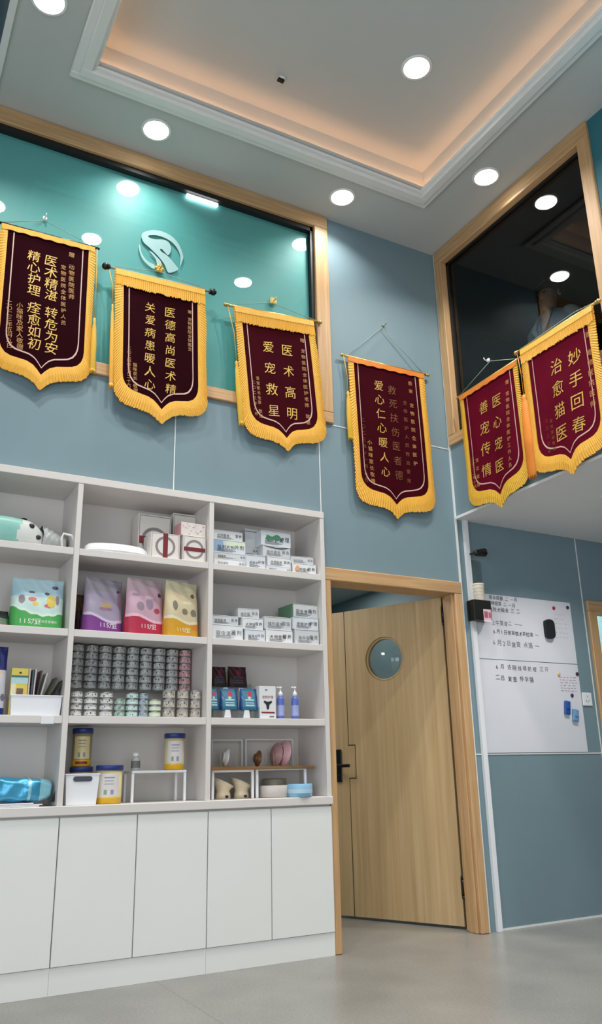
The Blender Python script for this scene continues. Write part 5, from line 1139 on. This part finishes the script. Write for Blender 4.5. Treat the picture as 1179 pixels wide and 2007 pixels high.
# ------------------------------------------------------------------ person behind the dark glass
def person():
    r = empty('person', (.80, -.36, 2.742), 0, 'person in a white coat standing behind the dark upper window', 'person')
    V = {}; verts = []; rad = []; edges = []
    def add(n, co, ra, par=None):
        V[n] = len(verts); verts.append(co); rad.append(ra)
        if par: edges.append((V[par], V[n]))
    add('pelvis', (0, 0, .90), (.15, .11)); add('waist', (0, 0, 1.03), (.13, .10), 'pelvis'); add('chest', (0, 0, 1.20), (.155, .115), 'waist'); add('upper', (.005, 0, 1.34), (.13, .095), 'chest'); add('neck', (0, 0, 1.41), (.052, .052), 'upper'); add('neck2', (-.012, 0, 1.46), (.048, .05), 'neck')
    add('jaw', (-.03, 0, 1.505), (.06, .066), 'neck2'); add('head', (-.018, 0, 1.575), (.076, .088), 'jaw'); add('crown', (-.008, 0, 1.63), (.06, .068), 'head')
    for s, sd_ in ((1, 'l'), (-1, 'r')):
        add('sh' + sd_, (.005, .16 * s, 1.355), (.062, .058), 'upper'); add('ua' + sd_, (.01, .20 * s, 1.22), (.05, .05), 'sh' + sd_); add('el' + sd_, (.015, .225 * s, 1.08), (.04, .042), 'ua' + sd_); add('fa' + sd_, (-.03, .232 * s, .95), (.035, .037), 'el' + sd_); add('wr' + sd_, (-.06, .23 * s, .85), (.022, .03), 'fa' + sd_)
        add('pa' + sd_, (-.07, .228 * s, .79), (.016, .036), 'wr' + sd_)
        for k, (dy, ln) in enumerate(((.024, .066), (.008, .076), (-.008, .072), (-.023, .056))):
            add('f%d%s' % (k, sd_), (-.074 + dy, .226 * s, .755), (.009, .009), 'pa' + sd_); add('g%d%s' % (k, sd_), (-.082 + dy, .222 * s, .755 - ln * .55), (.0085, .0085), 'f%d%s' % (k, sd_)); add('h%d%s' % (k, sd_), (-.094 + dy, .214 * s, .755 - ln), (.007, .007), 'g%d%s' % (k, sd_))
        add('t1' + sd_, (-.105, .222 * s, .80), (.011, .011), 'pa' + sd_); add('t2' + sd_, (-.118, .216 * s, .765), (.009, .009), 't1' + sd_)
        add('hip' + sd_, (0, .085 * s, .84), (.095, .095), 'pelvis'); add('th' + sd_, (0, .09 * s, .66), (.078, .08), 'hip' + sd_); add('kn' + sd_, (-.005, .092 * s, .47), (.052, .054), 'th' + sd_); add('ca' + sd_, (.015, .093 * s, .33), (.05, .052), 'kn' + sd_); add('an' + sd_, (.015, .094 * s, .085), (.034, .038), 'ca' + sd_); add('he' + sd_, (.0, .094 * s, .04), (.036, .036), 'an' + sd_); add('to' + sd_, (-.13, .10 * s, .026), (.028, .036), 'he' + sd_)
    me = bpy.data.meshes.new('body'); me.from_pydata(verts, edges, []); o = bpy.data.objects.new('body', me); COL.objects.link(o)
    sk = o.modifiers.new('s', 'SKIN'); sb = o.modifiers.new('d', 'SUBSURF'); sb.levels = 2; sb.render_levels = 2
    for i, rr_ in enumerate(rad): me.skin_vertices[0].data[i].radius = rr_
    me.skin_vertices[0].data[0].use_root = True
    dg = bpy.context.evaluated_depsgraph_get(); m2 = bpy.data.meshes.new_from_object(o.evaluated_get(dg)); bpy.data.objects.remove(o)
    for v in m2.vertices:      # face: nose, brow, chin
        x, y, z = v.co
        if x < -.05 and 1.47 < z < 1.66:
            v.co.x -= .020 * math.exp(-((y / .012) ** 2 + ((z - 1.545) / .018) ** 2)) ; v.co.x += .007 * (math.exp(-(((abs(y) - .03) / .013) ** 2 + ((z - 1.572) / .01) ** 2))); v.co.x -= .006 * math.exp(-((y / .02) ** 2 + ((z - 1.497) / .012) ** 2))
    for p_ in m2.polygons: p_.use_smooth = True
    m2.materials.clear(); m2.materials.append(mat('skin', (206, 160, 138), .5, noise=.04)); ob = bpy.data.objects.new('body', m2); COL.objects.link(ob); ob.parent = r
    # clothing shell lofted round the torso, arms and legs
    def loft(rows, n=28):
        vs = []; fc = []
        for (cx, cy, z, rx, ry) in rows:
            for k in range(n): a = 2 * PI * k / n; vs.append((cx + rx * math.cos(a), cy + ry * math.sin(a), z))
        for i in range(len(rows) - 1):
            for k in range(n): fc.append([i * n + k, i * n + (k + 1) % n, (i + 1) * n + (k + 1) % n, (i + 1) * n + k])
        return MB().add(vs, fc, 0, True)
    g = loft([(0, 0, .55, .17, .21), (0, 0, .75, .165, .205), (0, 0, .95, .155, .19), (0, 0, 1.08, .145, .18), (0, 0, 1.22, .15, .20), (0, 0, 1.33, .125, .20), (0, 0, 1.385, .10, .17), (0, 0, 1.42, .075, .10), (0, 0, 1.435, .066, .075)])
    for s in (1, -1): l2 = loft([(.005, .165 * s, 1.39, .055, .05), (.007, .19 * s, 1.34, .075, .065), (.01, .207 * s, 1.22, .066, .062), (.012, .228 * s, 1.08, .058, .055), (-.025, .236 * s, .96, .052, .05), (-.055, .234 * s, .86, .046, .048)]); g.add(l2.v, l2.f, 0, True)
    g.build('white_coat', mat('coat_cotton', (214, 220, 224), .7, noise=.04), r)
    g = MB()
    for s in (1, -1): g.prism([(0, 0), (.055, -.02), (.075, -.13), (.02, -.17)], 0, .006); 
    vs = []
    g = MB()
    for s in (1, -1):
        g.add([(-.060, .045 * s, 1.445), (-.098, .085 * s, 1.39), (-.160, .085 * s, 1.27), (-.168, .012 * s, 1.15), (-.163, .03 * s, 1.27), (-.118, .035 * s, 1.37)], [[0, 1, 5], [1, 2, 4, 5], [2, 3, 4]] if s > 0 else [[5, 1, 0], [5, 4, 2, 1], [4, 3, 2]])
    g.build('coat_lapel', mat('lapel_cotton', (226, 232, 236), .7, noise=.03), r)
    g = MB()
    for s in (1, -1): l2 = loft([(0, .088 * s, .88, .11, .10), (0, .09 * s, .66, .092, .09), (0, .092 * s, .47, .075, .072), (.012, .094 * s, .3, .068, .068), (.012, .094 * s, .09, .06, .062)]); g.add(l2.v, l2.f, 0, True)
    g.build('trousers', mat('dark_trousers', (44, 50, 62), .8, noise=.08), r)
    g = MB()
    for s in (1, -1): g.sphere((-.06, .098 * s, .034), 1, 0, (.13, .05, .034), 20)
    g.build('shoes', mat('black_shoes', (26, 26, 28), .5, noise=.05), r)
    g = MB(); bm = bmesh.new(); bmesh.ops.create_uvsphere(bm, u_segments=28, v_segments=18, radius=1)
    for v in list(bm.verts):
        if v.co.x < -.35 and v.co.z < .42: bm.verts.remove(v)
        elif v.co.z < -.75: bm.verts.remove(v)
    g.bm(bm, 0, Matrix.Translation((.0, 0, 1.60)) @ Matrix.Diagonal((.112, .114, .116, 1)), True); g.build('hair', mat('black_hair', (26, 24, 24), .55, noise=.2, nscale=60), r)
    g = MB()
    for s in (1, -1): g.sphere((-.098, .031 * s, 1.573), .0105, 0, (.7, 1.2, .7), 12)
    g.build('eyes', mat('dark_eyes', (36, 28, 26), .3), r)
    MB().sphere((-.098, 0, 1.513), 1, 0, (.008, .022, .006), 12).build('mouth', mat('lips', (170, 98, 92), .5), r)
    g = MB()
    for s in (1, -1): g.sphere((-.01, .094 * s, 1.56), 1, 0, (.018, .010, .03), 14)
    g.build('ears', mat('skin', (206, 160, 138), .5), r)
person()

# ------------------------------------------------------------------ unseen windows added behind and left of the viewer for daylight
M_ALU = mat('grey_aluminium', (150, 152, 154), .4, metal=.4, noise=.03)
sw = empty('window_added_3', (-3.45, YB, .15), 0, 'tall unseen window added behind the viewer for daylight', 'window', None, 'structure')
f = MB()
for x in (-4.7, -3.47, -2.25): f.box(x, x + .05, YB - .09, YB - .03, .151, 2.899)
f.box(-4.7, -2.2, YB - .09, YB - .03, 2.85, 2.8995); f.box(-4.7, -2.2, YB - .09, YB - .03, .1505, .2); loc(f, sw).build('window_frame', M_ALU, sw)
sl = empty('window_added_4', (XL, -3.9, .15), 0, 'wide unseen window added left of the viewer for daylight', 'window', None, 'structure')
f = MB()
for y in (-6.3, -4.72, -3.15, -1.55): f.box(XL - .09, XL - .03, y, y + .05, .151, 2.899)
f.box(XL - .09, XL - .03, -6.3, -1.5, 2.85, 2.8995); f.box(XL - .09, XL - .03, -6.3, -1.5, .1505, .2); loc(f, sl).build('window_frame', M_ALU, sl)
for (nm, lx, ly, rx, rz, sx_, en) in (('daylight_back', -3.45, YB - .15, PI / 2, 0, 2.4, DAYB), ('daylight_left', XL - .15, -3.9, PI / 2, -PI / 2, 4.7, DAYL)):  # area lamps added at the window openings to light the room
    al = bpy.data.lights.new(nm, 'AREA'); al.shape = 'RECTANGLE'; al.size = sx_; al.size_y = 2.7; al.energy = en; al.color = (.94, .97, 1)
    ao = bpy.data.objects.new(nm, al); COL.objects.link(ao); ao.location = (lx, ly, 1.53); ao.rotation_euler = (rx, 0, rz)
wd = bpy.data.worlds.new('sky'); SC.world = wd; wd.use_nodes = True
bg = wd.node_tree.nodes['Background']; bg.inputs[0].default_value = (.75, .85, 1, 1); bg.inputs[1].default_value = .6

# ------------------------------------------------------------------ view
vs_ = SC.view_settings; vs_.view_transform = 'Standard'; vs_.look = 'None'; vs_.gamma = 1; vs_.use_curve_mapping = False; vs_.exposure = -.28
SC.cycles.use_denoising = True; SC.cycles.max_bounces = 8; SC.cycles.transparent_max_bounces = 16; SC.cycles.sample_clamp_indirect = 6
